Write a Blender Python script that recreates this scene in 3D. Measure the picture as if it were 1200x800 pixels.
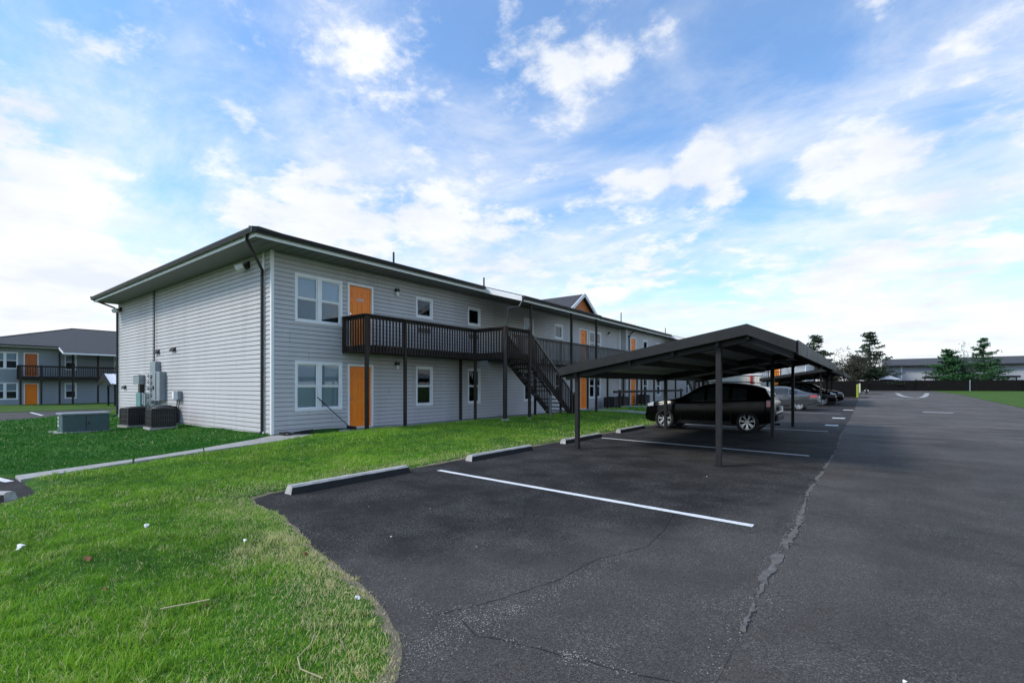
import bpy, math, random
import numpy as np
from mathutils import Vector, Matrix
for o in list(bpy.data.objects): bpy.data.objects.remove(o)
random.seed(7); rng = np.random.default_rng(7)
S = bpy.context.scene; COL = S.collection
S.render.engine = 'CYCLES'
S.render.resolution_x, S.render.resolution_y = 1024, 682
# ------------------------------------------------------------------ camera
EYE = 1.55
YAW = math.atan(418/552.)
cam = bpy.data.cameras.new('camera'); camo = bpy.data.objects.new('camera', cam); COL.objects.link(camo)
S.camera = camo
cam.sensor_width = 36; cam.lens = 36*552/1200.; cam.shift_y = 52/1200.
cam.clip_end = 3000; cam.clip_start = .05
camo.location = (0, 0, EYE); camo.rotation_euler = (math.pi/2, 0, YAW)
# ------------------------------------------------------------------ light
SUN_EL = math.radians(42); SDX, SDY = -.62, -.78
sun = bpy.data.lights.new('sun', 'SUN'); sun.energy = 1.6; sun.angle = math.radians(14); sun.color = (1, .95, .87)
suno = bpy.data.objects.new('sun', sun); COL.objects.link(suno)
d = Vector((SDX, SDY, 0)).normalized()*math.cos(SUN_EL) + Vector((0, 0, math.sin(SUN_EL)))
suno.rotation_euler = d.to_track_quat('Z', 'Y').to_euler(); suno.location = (0, 0, 30)
S.view_settings.view_transform = 'Standard'; S.view_settings.look = 'None'
S.view_settings.gamma = 1; S.view_settings.use_curve_mapping = False
S.view_settings.exposure = 0.86
W = bpy.data.worlds.new('World'); S.world = W; W.use_nodes = True

class NT:
    """small node-tree helper"""
    def __init__(s, tree): s.t = tree; s.n = tree.nodes; s.l = tree.links
    def node(s, typ, **kw):
        n = s.n.new(typ)
        for k, v in kw.items():
            if k == 'ins':
                for kk, vv in v.items(): s.set(n.inputs[kk], vv)
            else: setattr(n, k, v)
        return n
    def set(s, sock, v):
        if isinstance(v, bpy.types.NodeSocket): s.l.new(v, sock)
        else: sock.default_value = v
    def math(s, op, a, b=0., c=0., clamp=False):
        n = s.n.new('ShaderNodeMath'); n.operation = op; n.use_clamp = clamp
        s.set(n.inputs[0], a); s.set(n.inputs[1], b); s.set(n.inputs[2], c); return n.outputs[0]
    def vmath(s, op, a, b=(0, 0, 0)):
        n = s.n.new('ShaderNodeVectorMath'); n.operation = op
        s.set(n.inputs[0], a); s.set(n.inputs[1], b)
        return n.outputs['Value'] if op in ('DOT_PRODUCT', 'LENGTH', 'DISTANCE') else n.outputs[0]
    def noise(s, vec, scale, detail=4, rough=.55, dist=0.):
        n = s.n.new('ShaderNodeTexNoise'); s.set(n.inputs['Vector'], vec)
        n.inputs['Scale'].default_value = scale; n.inputs['Detail'].default_value = detail
        n.inputs['Roughness'].default_value = rough; n.inputs['Distortion'].default_value = dist
        return n.outputs['Fac']
    def rng(s, v, a, b, c=0., d=1., smooth=False):
        n = s.n.new('ShaderNodeMapRange'); n.clamp = True
        if smooth: n.interpolation_type = 'SMOOTHSTEP'
        s.set(n.inputs[0], v)
        for i, q in enumerate((a, b, c, d)): s.set(n.inputs[i+1], q)
        return n.outputs[0]
    def mix(s, f, a, b, mode='MIX'):
        n = s.n.new('ShaderNodeMix'); n.data_type = 'RGBA'; n.blend_type = mode
        s.set(n.inputs[0], f)
        for i, q in ((6, a), (7, b)):
            if isinstance(q, (tuple, list)) and len(q) == 3: q = (*q, 1)
            s.set(n.inputs[i], q)
        return n.outputs[2]
    def scalev(s, v, sc):
        n = s.n.new('ShaderNodeVectorMath'); n.operation = 'MULTIPLY'; s.set(n.inputs[0], v); s.set(n.inputs[1], sc); return n.outputs[0]

def pix_dir(u, v):
    xc = (u-600)/552.; F = Vector((-math.sin(YAW), math.cos(YAW), 0)); R = Vector((math.cos(YAW), math.sin(YAW), 0))
    return (F + R*xc + Vector((0, 0, (452-v)/552.))).normalized()
# sky: Nishita sky with two layers of cloud
w = NT(W.node_tree); W.node_tree.nodes.clear()
sky = w.node('ShaderNodeTexSky', sky_type='NISHITA', sun_disc=False, sun_elevation=SUN_EL, sun_rotation=math.atan2(SDX, SDY), air_density=1.0, dust_density=.4, ozone_density=1.3)
tc = w.node('ShaderNodeTexCoord'); dirv = tc.outputs['Generated']
sep = w.node('ShaderNodeSeparateXYZ'); w.set(sep.inputs[0], dirv); dz = w.math('MAXIMUM', sep.outputs[2], 0.0)
inv = w.math('DIVIDE', 1., w.math('ADD', dz, .16))
cmb = w.node('ShaderNodeCombineXYZ'); w.set(cmb.inputs[0], w.math('MULTIPLY', sep.outputs[0], inv)); w.set(cmb.inputs[1], w.math('MULTIPLY', sep.outputs[1], inv))
pl = cmb.outputs[0]
big = w.noise(w.vmath('ADD', pl, (3.1, 7.7, 0)), .9, 4, .55, .2)
det = w.noise(w.vmath('ADD', pl, (1.3, 2.2, 4)), 2.6, 11, .62, .15)
fin_ = w.noise(w.vmath('ADD', pl, (7.3, .2, 1)), 7., 8, .62, .1)
cir = w.noise(w.scalev(w.vmath('ADD', pl, (5, 1, 9)), (1., 1.4, 1)), 1.3, 9, .66, .35)
# cloud banks seen in the photograph: (u, v, radius in radians, weight)
banks = [(450,75,.08,.12),(700,95,.09,.24),(645,65,.06,.14),(660,140,.06,.12),(890,130,.10,.2),(825,190,.06,.17),(745,215,.07,.17),(850,225,.05,.12),(790,160,.05,-.1),(1010,170,.11,.24),(1060,205,.1,.2),
         (960,208,.05,.14),(1150,60,.09,.2),(1100,85,.06,.14),(1190,140,.07,.18),(1120,150,.10,-.18),(1060,110,.08,-.1),(1010,40,.06,.14),(775,45,.05,.12),(330,215,.14,.14),(450,235,.2,.2),(560,250,.16,.14),(600,20,.12,-.1),(30,200,.22,.13),
         (80,350,.22,.3),(40,300,.12,.18),(110,70,.16,.08),(300,150,.3,.05),(160,165,.12,-.12),(930,290,.16,.05),(900,60,.15,-.3),(960,100,.10,-.2),(750,140,.1,-.22),(880,250,.07,-.2),(560,60,.08,-.12),(150,310,.14,-.13),(250,40,.2,-.05),
         (1120,270,.16,.08),(860,340,.16,-.02),(1050,340,.16,.1),(1000,300,.12,.06),(190,270,.1,-.1),(50,110,.15,-.02)]
bsum = None
for (u, v, r, k) in banks:
    dd = w.vmath('DOT_PRODUCT', dirv, tuple(pix_dir(u, v)))
    g = w.math('MULTIPLY', w.rng(dd, math.cos(r), 1., 0, 1, True), k)
    bsum = g if bsum is None else w.math('ADD', bsum, g)
hor = w.math('POWER', w.math('SUBTRACT', 1., dz), 3.4)
cov = w.math('ADD', w.math('ADD', w.math('MULTIPLY', big, .35), w.math('ADD', w.math('MULTIPLY', det, 1.1), w.math('MULTIPLY', fin_, .72))), w.math('ADD', w.math('MULTIPLY', bsum, .85), w.math('MULTIPLY', hor, .24)))
m1 = w.rng(cov, 1.165, 1.41, 0, .95, True)
m2 = w.rng(w.math('ADD', w.math('MULTIPLY', cir, 1.), w.math('ADD', w.math('MULTIPLY', bsum, .35), w.math('MULTIPLY', hor, .42))), .42, .90, .14, .80, True)
alpha = w.math('SUBTRACT', 1., w.math('MULTIPLY', w.math('SUBTRACT', 1., m1), w.math('SUBTRACT', 1., m2)))
shade = w.noise(w.vmath('ADD', pl, (9, 4, 2)), 1.9, 5, .6)
ccol = w.mix(w.rng(shade, .35, .65), (.475, .50, .545), (.605, .608, .618))
skyc = w.node('ShaderNodeHueSaturation', ins={'Saturation': 1.28, 'Value': 1.0, 'Color': sky.outputs[0]})
skys = w.mix(1., skyc.outputs[0], (.112, .140, .150), 'MULTIPLY')
haze = w.mix(w.math('MULTIPLY', w.math('POWER', w.math('SUBTRACT', 1., dz), 9.), .55), skys, (.46, .52, .59))
fin = w.mix(alpha, haze, ccol)
bg = w.node('ShaderNodeBackground', ins={'Color': fin, 'Strength': 1.0})
wo = w.node('ShaderNodeOutputWorld'); w.set(wo.inputs[0], bg.outputs[0])

# ------------------------------------------------------------------ materials
MATS = {}
def mat(name, base, rough=.6, var=.12, scale=6., bump=0., bscale=60., metal=0., spec=.5, coat=0., dirt=0., emission=None, stretch=(1, 1, 1)):
    m = bpy.data.materials.new(name); m.use_nodes = True; t = NT(m.node_tree); t.n.clear()
    out = t.node('ShaderNodeOutputMaterial'); p = t.node('ShaderNodeBsdfPrincipled'); t.set(out.inputs[0], p.outputs[0])
    geo = t.node('ShaderNodeNewGeometry').outputs['Position']
    vec = t.scalev(geo, stretch)
    n1 = t.noise(vec, scale, 5, .6)
    f = t.rng(n1, .3, .7)
    lo = tuple(c*(1-var) for c in base); hi = tuple(min(1, c*(1+var)) for c in base)
    c = t.mix(f, lo, hi)
    if dirt:
        n2 = t.noise(vec, scale*.21, 6, .65, .4)
        c = t.mix(t.math('MULTIPLY', t.rng(n2, .5, .75), dirt), c, (.1, .09, .075))
    t.set(p.inputs['Base Color'], c); p.inputs['Metallic'].default_value = metal
    t.set(p.inputs['Roughness'], t.rng(n1, .2, .8, max(0, rough-.08), min(1, rough+.08)))
    p.inputs['Specular IOR Level'].default_value = spec; p.inputs['Coat Weight'].default_value = coat
    if bump:
        b = t.node('ShaderNodeBump', ins={'Strength': bump, 'Distance': .01, 'Height': t.noise(vec, bscale, 4, .6)})
        t.set(p.inputs['Normal'], b.outputs[0])
    MATS[name] = m; return m
mat('siding', (.51, .493, .487), .55, .06, 1.5, .08, 90, dirt=.25, stretch=(1.6, 1.6, .3))
mat('wall_core', (.05, .055, .06), .9)
mat('white_trim', (.84, .84, .84), .5, .04, 3, dirt=.08)
mat('soffit', (.19, .186, .178), .6, .05, 3)
mat('black_trim', (.010, .0095, .0095), .45, .2, 8)
mat('deck_wood', (.045, .035, .029), .75, .35, 4, .4, 50, spec=.15, stretch=(1, 1, .3))
mat('grey_wood', (.20, .19, .178), .75, .4, 4, .4, 50, spec=.2, stretch=(2, 2, .3))
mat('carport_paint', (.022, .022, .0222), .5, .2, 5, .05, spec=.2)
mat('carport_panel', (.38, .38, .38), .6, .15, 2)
mat('orange', (1.0, .25, .005), .42, .05, 3)
mat('rust_orange', (.50, .14, .03), .6, .15, 3)
mat('blind', (.72, .76, .78), .6, .06, 2)
mat('screen', (.035, .045, .055), .8, .1, 5)
mat('concrete', (.36, .35, .33), .85, .16, 5, .35, 40, dirt=.3)
mat('old_concrete', (.43, .415, .385), .9, .25, 9, .6, 40, dirt=.45)
mat('shaded_face', (.022, .022, .023), .9, .25, 7, .6, 40)  # wheel stop face turned from the sun, its shade put into the colour
mat('meter_grey', (.26, .30, .33), .45, .12, 6, metal=.3)
mat('ac_dark', (.022, .021, .022), .55, .2, 6)
mat('ac_panel', (.075, .07, .068), .5, .2, 6)
mat('utility_green', (.05, .10, .105), .5, .15, 3, dirt=.25)
mat('pale_teal', (.12, .26, .25), .5, .1, 3)
mat('shingle', (.055, .056, .06), .9, .3, 5, .8, 25, dirt=.1)
mat('paint_line', (.78, .78, .77), .7, .07, 14, dirt=.18)
def wear_paint():
    m = MATS['paint_line']; t = NT(m.node_tree); p = next(n for n in t.n if n.type == 'BSDF_PRINCIPLED')
    src = p.inputs['Base Color'].links[0].from_socket; geo = t.node('ShaderNodeNewGeometry').outputs['Position']
    f = t.math('MULTIPLY', t.rng(t.noise(geo, 38, 6, .75), .55, .62), t.rng(t.noise(geo, 1.3, 3, .6), .35, .7, .15, 1))
    t.set(p.inputs['Base Color'], t.mix(f, src, (.06, .057, .053)))
wear_paint()
mat('car_black', (.0015, .0015, .0015), .16, .05, 2, spec=.22, coat=0.)
mat('car_silver', (.085, .09, .10), .25, .04, 2, metal=.6, coat=1.)
mat('car_grey_dark', (.012, .012, .014), .15, .05, 2, coat=1.)
mat('tyre', (.012, .012, .012), .85, .2, 10)
mat('rim', (.58, .59, .6), .25, .08, 5, metal=.6)
mat('chrome', (.7, .7, .72), .12, .02, 5, metal=1)
mat('black_plastic', (.010, .010, .011), .6, .2, 6)
mat('red_lamp', (.42, .02, .015), .12, .1, 8, coat=1)
mat('clear_lamp', (.42, .44, .46), .1, .1, 12, coat=1)
mat('fence_dark', (.011, .0105, .0105), .9, .3, 3, .2, spec=.08)
mat('yellow', (.28, .33, .03), .5, .1, 4)
mat('pale_post', (.62, .62, .45), .6, .1, 4)
mat('cream', (.55, .51, .44), .6, .06, 3)
mat('red_post', (.35, .02, .02), .5, .1, 4)
mat('bark', (.05, .04, .032), .95, .3, 5, .8, 20)
mat('needle_dark', (.020, .042, .016), .8, .4, 1.2)
mat('needle_green', (.022, .085, .022), .8, .4, 1.2)
mat('twig_leaf', (.05, .05, .03), .85, .4, 1.4)
mat('white_canvas', (.8, .8, .8), .7, .03, 3)
mat('mulch', (.05, .035, .025), .95, .4, 20, .8, 60)
mat('far_siding', (.40, .42, .45), .6, .04, 1)
mat('far_siding_b', (.29, .33, .355), .6, .05, 1)
mat('plate_white', (.75, .75, .75), .5, .05, 3)
mat('leaf_brown', (.22, .07, .03), .8, .3, 30)
mat('paper', (.8, .8, .78), .8, .04, 30)
mat('straw', (.42, .36, .20), .9, .25, 30)
mat('cable', (.012, .012, .012), .5)
mat('shed_wall', (.66, .62, .54), .6, .06, 2)
mat('gravel_mat', (.26, .245, .22), .9, .6, 90)
mat('crust', (.125, .115, .105), .95, .45, 14, 1., 60)
def glassy():
    m = bpy.data.materials.new('window_glass'); m.use_nodes = True; t = NT(m.node_tree); t.n.clear()
    out = t.node('ShaderNodeOutputMaterial')
    tr = t.node('ShaderNodeBsdfTransparent', ins={'Color': (.80, .85, .88, 1)})
    gl = t.node('ShaderNodeBsdfGlossy', ins={'Color': (.9, .95, 1, 1), 'Roughness': .03})
    geo = t.node('ShaderNodeNewGeometry').outputs['Position']
    b = t.node('ShaderNodeBump', ins={'Strength': .06, 'Distance': .02, 'Height': t.noise(geo, 1.7, 2, .5)})
    t.set(gl.inputs['Normal'], b.outputs[0])
    fr = t.node('ShaderNodeFresnel', ins={'IOR': 1.55})
    mx = t.node('ShaderNodeMixShader'); t.set(mx.inputs[0], fr.outputs[0]); t.set(mx.inputs[1], tr.outputs[0]); t.set(mx.inputs[2], gl.outputs[0])
    t.set(out.inputs[0], mx.outputs[0]); MATS['glass'] = m
    m = bpy.data.materials.new('car_glass'); m.use_nodes = True; t = NT(m.node_tree)
    p = t.n['Principled BSDF']; p.inputs['Base Color'].default_value = (.02, .026, .03, 1); p.inputs['Roughness'].default_value = .03; p.inputs['IOR'].default_value = 1.6
    MATS['car_glass'] = m
    m = bpy.data.materials.new('puddle_water'); m.use_nodes = True; t = NT(m.node_tree)
    p = t.n['Principled BSDF']; p.inputs['Base Color'].default_value = (.02, .02, .022, 1); p.inputs['Roughness'].default_value = .05; p.inputs['IOR'].default_value = 1.6
    MATS['puddle'] = m
glassy()
def asphalt(name, dark, light, patch_scale, seed, spec=.22, wear=False):
    m = bpy.data.materials.new(name); m.use_nodes = True; t = NT(m.node_tree); t.n.clear()
    out = t.node('ShaderNodeOutputMaterial'); p = t.node('ShaderNodeBsdfPrincipled'); t.set(out.inputs[0], p.outputs[0])
    geo = t.node('ShaderNodeNewGeometry').outputs['Position']; v = t.vmath('ADD', geo, (seed, seed*2, 0))
    a = t.noise(v, patch_scale, 6, .62, .5); b = t.noise(v, 9, 4, .6)
    c = t.mix(t.rng(a, .32, .68), dark, light)
    c = t.mix(t.rng(b, .35, .75, 0, .35), c, tuple(q*1.35 for q in light))
    # tyre-polished lanes running with the drive
    lane = t.noise(t.scalev(v, (1.1, .04, 1)), 1., 3, .5)
    c = t.mix(t.rng(lane, .4, .7, 0, .45), c, tuple(q*.62 for q in dark))
    if wear:
        sx = t.node('ShaderNodeSeparateXYZ'); t.set(sx.inputs[0], geo)
        lin = t.math('ADD', t.math('MULTIPLY', t.math('ADD', sx.outputs[0], 2.9), .75), t.math('MULTIPLY', t.math('SUBTRACT', 4.2, sx.outputs[1]), .5))
        wr = t.rng(t.math('ADD', lin, t.math('MULTIPLY', t.math('SUBTRACT', t.noise(v, 1.1, 5, .6), .5), 3.2)), -.5, 1.2, 0, 1, True)
        c = t.mix(t.math('MULTIPLY', wr, .8), c, (.088, .078, .068))
    st_ = t.noise(t.vmath('ADD', v, (40, 3, 1)), .9, 3, .5, .6)
    c = t.mix(t.rng(st_, .62, .72, 0, .6), c, tuple(q*.55 for q in dark))
    band = t.noise(t.scalev(v, (.22, 1.9, 1)), 1., 6, .65, .3)
    sx2 = t.node('ShaderNodeSeparateXYZ'); t.set(sx2.inputs[0], geo)
    c = t.mix(t.math('MULTIPLY', t.rng(band, .46, .62, 0, .75), t.rng(sx2.outputs[1], 13., 24.)), c, tuple(min(1, q*2.4) for q in light))
    vor = t.node('ShaderNodeTexVoronoi', ins={'Vector': v, 'Scale': 150.}); cc = t.node('ShaderNodeSeparateColor', ins={'Color': vor.outputs['Color']})
    sp = t.math('POWER', cc.outputs[0], 4.)
    patchy = t.rng(t.noise(v, 1.3, 4, .6), .38, .66, .2, .85)
    c = t.mix(t.math('MULTIPLY', sp, patchy), c, (.27, .26, .245))
    dk = t.math('LESS_THAN', cc.outputs[1], .3)
    c = t.mix(t.math('MULTIPLY', dk, .5), c, (.008, .008, .009))
    t.set(p.inputs['Base Color'], c); t.set(p.inputs['Roughness'], t.rng(a, .3, .7, .88, .72)); p.inputs['Specular IOR Level'].default_value = spec
    bp = t.node('ShaderNodeBump', ins={'Strength': .7, 'Distance': .006, 'Height': t.math('ADD', vor.outputs['Distance'], t.noise(v, 160, 3, .6))})
    t.set(p.inputs['Normal'], bp.outputs[0]); MATS[name] = m
asphalt('asphalt_lot', (.0078, .0064, .0053), (.021, .0175, .0145), .42, 3, wear=True)
asphalt('asphalt_road', (.036, .0308, .0258), (.086, .0735, .062), .3, 11, .28)
def grassmat(name, cols, rough=.6, attr=False):
    m = bpy.data.materials.new(name); m.use_nodes = True; t = NT(m.node_tree); t.n.clear()
    out = t.node('ShaderNodeOutputMaterial'); p = t.node('ShaderNodeBsdfPrincipled'); 
    geo = t.node('ShaderNodeNewGeometry').outputs['Position']
    a = t.noise(geo, .55, 5, .65, .3); b = t.noise(geo, 4., 4, .6); 
    f = t.math('ADD', t.math('MULTIPLY', a, .6), t.math('MULTIPLY', b, .4))
    c = t.mix(t.rng(f, .42, .58), cols[0], cols[1])
    if attr:
        at = t.node('ShaderNodeAttribute', attribute_name='tone'); tone = at.outputs['Fac']
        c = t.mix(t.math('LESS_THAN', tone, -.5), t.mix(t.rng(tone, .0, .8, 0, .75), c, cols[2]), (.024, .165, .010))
        c = t.mix(t.rng(tone, .8, .96), c, cols[3])
        t.set(p.inputs['Base Color'], c); p.inputs['Roughness'].default_value = .55; p.inputs['Specular IOR Level'].default_value = .35
        tl = t.node('ShaderNodeBsdfTranslucent', ins={'Color': c}); mx = t.node('ShaderNodeMixShader', ins={0: .3})
        t.set(mx.inputs[1], p.outputs[0]); t.set(mx.inputs[2], tl.outputs[0]); t.set(out.inputs[0], mx.outputs[0])
    else:
        fine = t.noise(geo, 45, 3, .7); c = t.mix(t.rng(fine, .3, .7, .0, .55), c, cols[2])
        t.set(p.inputs['Base Color'], c); p.inputs['Roughness'].default_value = .9; p.inputs['Specular IOR Level'].default_value = .15
        bp = t.node('ShaderNodeBump', ins={'Strength': .9, 'Distance': .03, 'Height': fine}); t.set(p.inputs['Normal'], bp.outputs[0])
        t.set(out.inputs[0], p.outputs[0])
    MATS[name] = m
grassmat('lawn_soil', ((.03, .11, .01), (.07, .19, .015), (.03, .06, .012)))
def bare_edge():
    m = MATS['lawn_soil']; t = NT(m.node_tree); p = next(n for n in t.n if n.type == 'BSDF_PRINCIPLED'); src = p.inputs['Base Color'].links[0].from_socket
    at = t.node('ShaderNodeAttribute', attribute_name='bare'); geo = t.node('ShaderNodeNewGeometry').outputs['Position']
    f = t.rng(t.math('ADD', at.outputs['Fac'], t.math('MULTIPLY', t.math('SUBTRACT', t.noise(geo, 9, 4, .6), .5), 1.2)), .35, .6)
    t.set(p.inputs['Base Color'], t.mix(f, src, t.mix(t.noise(geo, 60, 3, .6), (.17, .13, .085), (.40, .34, .23))))
bare_edge()
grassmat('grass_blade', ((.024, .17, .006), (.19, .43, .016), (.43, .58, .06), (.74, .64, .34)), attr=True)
grassmat('far_lawn', ((.05, .12, .015), (.09, .17, .025), (.03, .055, .01)))

# ------------------------------------------------------------------ object helpers
def empty(name, loc, label=None, cat=None, group=None, rz=0):
    o = bpy.data.objects.new(name, None); COL.objects.link(o); o.location = loc; o.rotation_euler = (0, 0, rz); o.empty_display_size = .2
    tag(o, label, cat, group); return o
def tag(o, label=None, cat=None, group=None, kind=None):
    if label: o['label'] = label
    if cat: o['category'] = cat
    if group: o['group'] = group
    if kind: o['kind'] = kind
    return o
def worldoff(o):
    v = Vector((0, 0, 0))
    while o is not None: v += o.location; o = o.parent
    return v
class MB:
    """collects vertices and faces; build() links one mesh object. Coordinates are world unless local=True"""
    def __init__(s): s.v = []; s.f = []; s.m = []; s.cur = 0
    def quad(s, *p):
        b = len(s.v); s.v += [tuple(q) for q in p]; s.f.append(tuple(range(b, b+len(p)))); s.m.append(s.cur)
    def box(s, x0, x1, y0, y1, z0, z1):
        b = len(s.v); s.v += [(x, y, z) for z in (z0, z1) for (x, y) in ((x0, y0), (x1, y0), (x1, y1), (x0, y1))]
        for q in ((3, 2, 1, 0), (4, 5, 6, 7), (0, 1, 5, 4), (1, 2, 6, 5), (2, 3, 7, 6), (3, 0, 4, 7)): s.f.append(tuple(b+i for i in q)); s.m.append(s.cur)
        return s
    def beam(s, p, q, w, h, up=(0, 0, 1)):
        p, q = Vector(p), Vector(q); d = (q-p).normalized(); u = Vector(up)
        r = d.cross(u)
        if r.length < 1e-4: r = d.cross(Vector((1, 0, 0)))
        r.normalize(); u = r.cross(d)
        b = len(s.v)
        for c in (p, q):
            for (i, j) in ((-1, -1), (1, -1), (1, 1), (-1, 1)): s.v.append(tuple(c + r*(w/2*i) + u*(h/2*j)))
        for f in ((0, 1, 2, 3), (7, 6, 5, 4), (0, 4, 5, 1), (1, 5, 6, 2), (2, 6, 7, 3), (3, 7, 4, 0)): s.f.append(tuple(b+i for i in f)); s.m.append(s.cur)
        return s
    def tube(s, pts, r, n=8, cap=True):
        pts = [Vector(p) for p in pts]; rr = r if isinstance(r, (list, tuple)) else [r]*len(pts); b0 = len(s.v)
        prev = None
        for i, p in enumerate(pts):
            d = (pts[min(i+1, len(pts)-1)] - pts[max(i-1, 0)]).normalized()
            a = prev if prev is not None else (Vector((0, 0, 1)) if abs(d.z) < .9 else Vector((1, 0, 0)))
            x = d.cross(a).normalized(); y = x.cross(d); prev = y if prev is None else y
            for k in range(n):
                an = 2*math.pi*k/n; s.v.append(tuple(p + (x*math.cos(an)+y*math.sin(an))*rr[i]))
        for i in range(len(pts)-1):
            for k in range(n):
                a = b0+i*n+k; c = b0+i*n+(k+1) % n; s.f.append((a, c, c+n, a+n)); s.m.append(s.cur)
        if cap:
            s.f.append(tuple(b0+k for k in reversed(range(n)))); s.m.append(s.cur)
            e = b0+(len(pts)-1)*n; s.f.append(tuple(e+k for k in range(n))); s.m.append(s.cur)
        return s
    def prism(s, poly, z0, z1):
        n = len(poly); b = len(s.v); s.v += [(x, y, z0) for x, y in poly] + [(x, y, z1) for x, y in poly]
        s.f.append(tuple(b+i for i in reversed(range(n)))); s.m.append(s.cur); s.f.append(tuple(b+n+i for i in range(n))); s.m.append(s.cur)
        for i in range(n): j = (i+1) % n; s.f.append((b+i, b+j, b+n+j, b+n+i)); s.m.append(s.cur)
        return s
    def extr(s, prof, a, b, axis='y'):
        """extrude a profile (list of 2-D points) along an axis: 'y' -> prof is (x,z); 'x' -> prof is (y,z)"""
        n = len(prof); k = len(s.v)
        for t in (a, b):
            for (p, q) in prof: s.v.append((p, t, q) if axis == 'y' else (t, p, q))
        s.f.append(tuple(k+i for i in range(n))); s.m.append(s.cur); s.f.append(tuple(k+n+i for i in reversed(range(n)))); s.m.append(s.cur)
        for i in range(n): j = (i+1) % n; s.f.append((k+i, k+n+i, k+n+j, k+j)); s.m.append(s.cur)
        return s
    def build(s, name, m, parent=None, local=False, smooth=False, bevel=0, **kw):
        off = Vector((0, 0, 0)) if (local or parent is None) else worldoff(parent)
        vv = s.v if off.length == 0 else [(x-off.x, y-off.y, z-off.z) for x, y, z in s.v]
        me = bpy.data.meshes.new(name); me.from_pydata(vv, [], s.f)
        for q in (m if isinstance(m, (list, tuple)) else [m]): me.materials.append(MATS[q])
        if any(s.m): me.polygons.foreach_set('material_index', s.m)
        if smooth: me.shade_smooth()
        me.update(); o = bpy.data.objects.new(name, me); COL.objects.link(o)
        if parent: o.parent = parent
        if bevel:
            b = o.modifiers.new('bevel', 'BEVEL'); b.width = bevel; b.segments = 2; b.limit_method = 'ANGLE'
        tag(o, **kw); return o
def centre(o):
    """move a parentless mesh's origin to the middle of its base"""
    me = o.data; co = np.empty(len(me.vertices)*3); me.vertices.foreach_get('co', co); co = co.reshape(-1, 3)
    c = (co.min(0)+co.max(0))/2; c[2] = co[:, 2].min(); co -= c; me.vertices.foreach_set('co', co.ravel()); o.location = c; me.update(); return o
def copy_tree(o, parent=None):
    c = o.copy(); COL.objects.link(c)
    if parent: c.parent = parent
    for ch in list(o.children): copy_tree(ch, c)
    return c
def text(body, size, depth, m, parent, M, name='number'):
    cu = bpy.data.curves.new(name, 'FONT'); cu.body = body; cu.size = size; cu.extrude = depth; cu.align_x = 'CENTER'; cu.align_y = 'CENTER'
    to = bpy.data.objects.new('t', cu); me = bpy.data.meshes.new_from_object(to); bpy.data.objects.remove(to)
    me.transform(M); me.materials.append(MATS[m]); me.name = name
    o = bpy.data.objects.new(name, me); COL.objects.link(o); o.parent = parent
    me.transform(Matrix.Translation(-worldoff(parent))); return o

# ------------------------------------------------------------------ ground
def gz(y): return 0.0065*max(0., y-25.) if y < 140 else .0065*115
def np_gz(y): return .0065*np.clip(y-25, 0, 115)
def sheet(name, xs, ys, zf, m, keep=None, **kw):
    X, Y = np.meshgrid(xs, ys); Z = zf(X, Y); nx, ny = len(xs), len(ys)
    v = np.stack([X, Y, Z], -1).reshape(-1, 3)
    i = np.arange(nx*ny).reshape(ny, nx); f = np.stack([i[:-1, :-1], i[:-1, 1:], i[1:, 1:], i[1:, :-1]], -1).reshape(-1, 4)
    if keep is not None:
        k = keep(X, Y).reshape(-1); f = f[k[f].any(1)]
    me = bpy.data.meshes.new(name); me.from_pydata(v.tolist(), [], f.tolist()); me.materials.append(MATS[m]); me.shade_smooth(); me.update()
    o = bpy.data.objects.new(name, me); COL.objects.link(o); tag(o, **kw); return o
def ramp(a, b, s): return list(np.arange(a, b, s))
sheet('ground', [-1500, -300, -100, -40, 0, 40, 100, 300, 1500], [-1500, -300, -60, 0, 25, 60, 100, 140, 300, 1500], lambda X, Y: np_gz(Y)-.16, 'far_lawn', kind='structure')
# the lot (dark, sealed) and the drive (older, paler) meet at a broken seam at x = -0.66
seam = [(-.72, -6), (-.70, 0), (-.63, 2.7), (-.66, 4.5), (-.62, 6.1), (-.70, 8), (-.66, 10), (-.62, 14), (-.7, 18), (-.68, 22), (-.7, 30), (-.75, 48), (-.9, 75), (-.9, 132)]
def seam_x(y): return np.interp(y, [p[1] for p in seam], [p[0] for p in seam])
def strip(name, y0, y1, xa, xb, m, dz, step=.5, **kw):
    ys = np.append(np.arange(y0, y1, step), y1); mb = MB()
    for a, b in zip(ys[:-1], ys[1:]): mb.quad((xa(a), a, gz(a)+dz), (xb(a), a, gz(a)+dz), (xb(b), b, gz(b)+dz), (xa(b), b, gz(b)+dz))
    return mb.build(name, m, **kw)
strip('parking_lot', -8, 132, lambda y: -12., seam_x, 'asphalt_lot', 0, kind='structure')
strip('drive', -8, 132, seam_x, lambda y: 60., 'asphalt_road', -.002, kind='structure')
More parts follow.
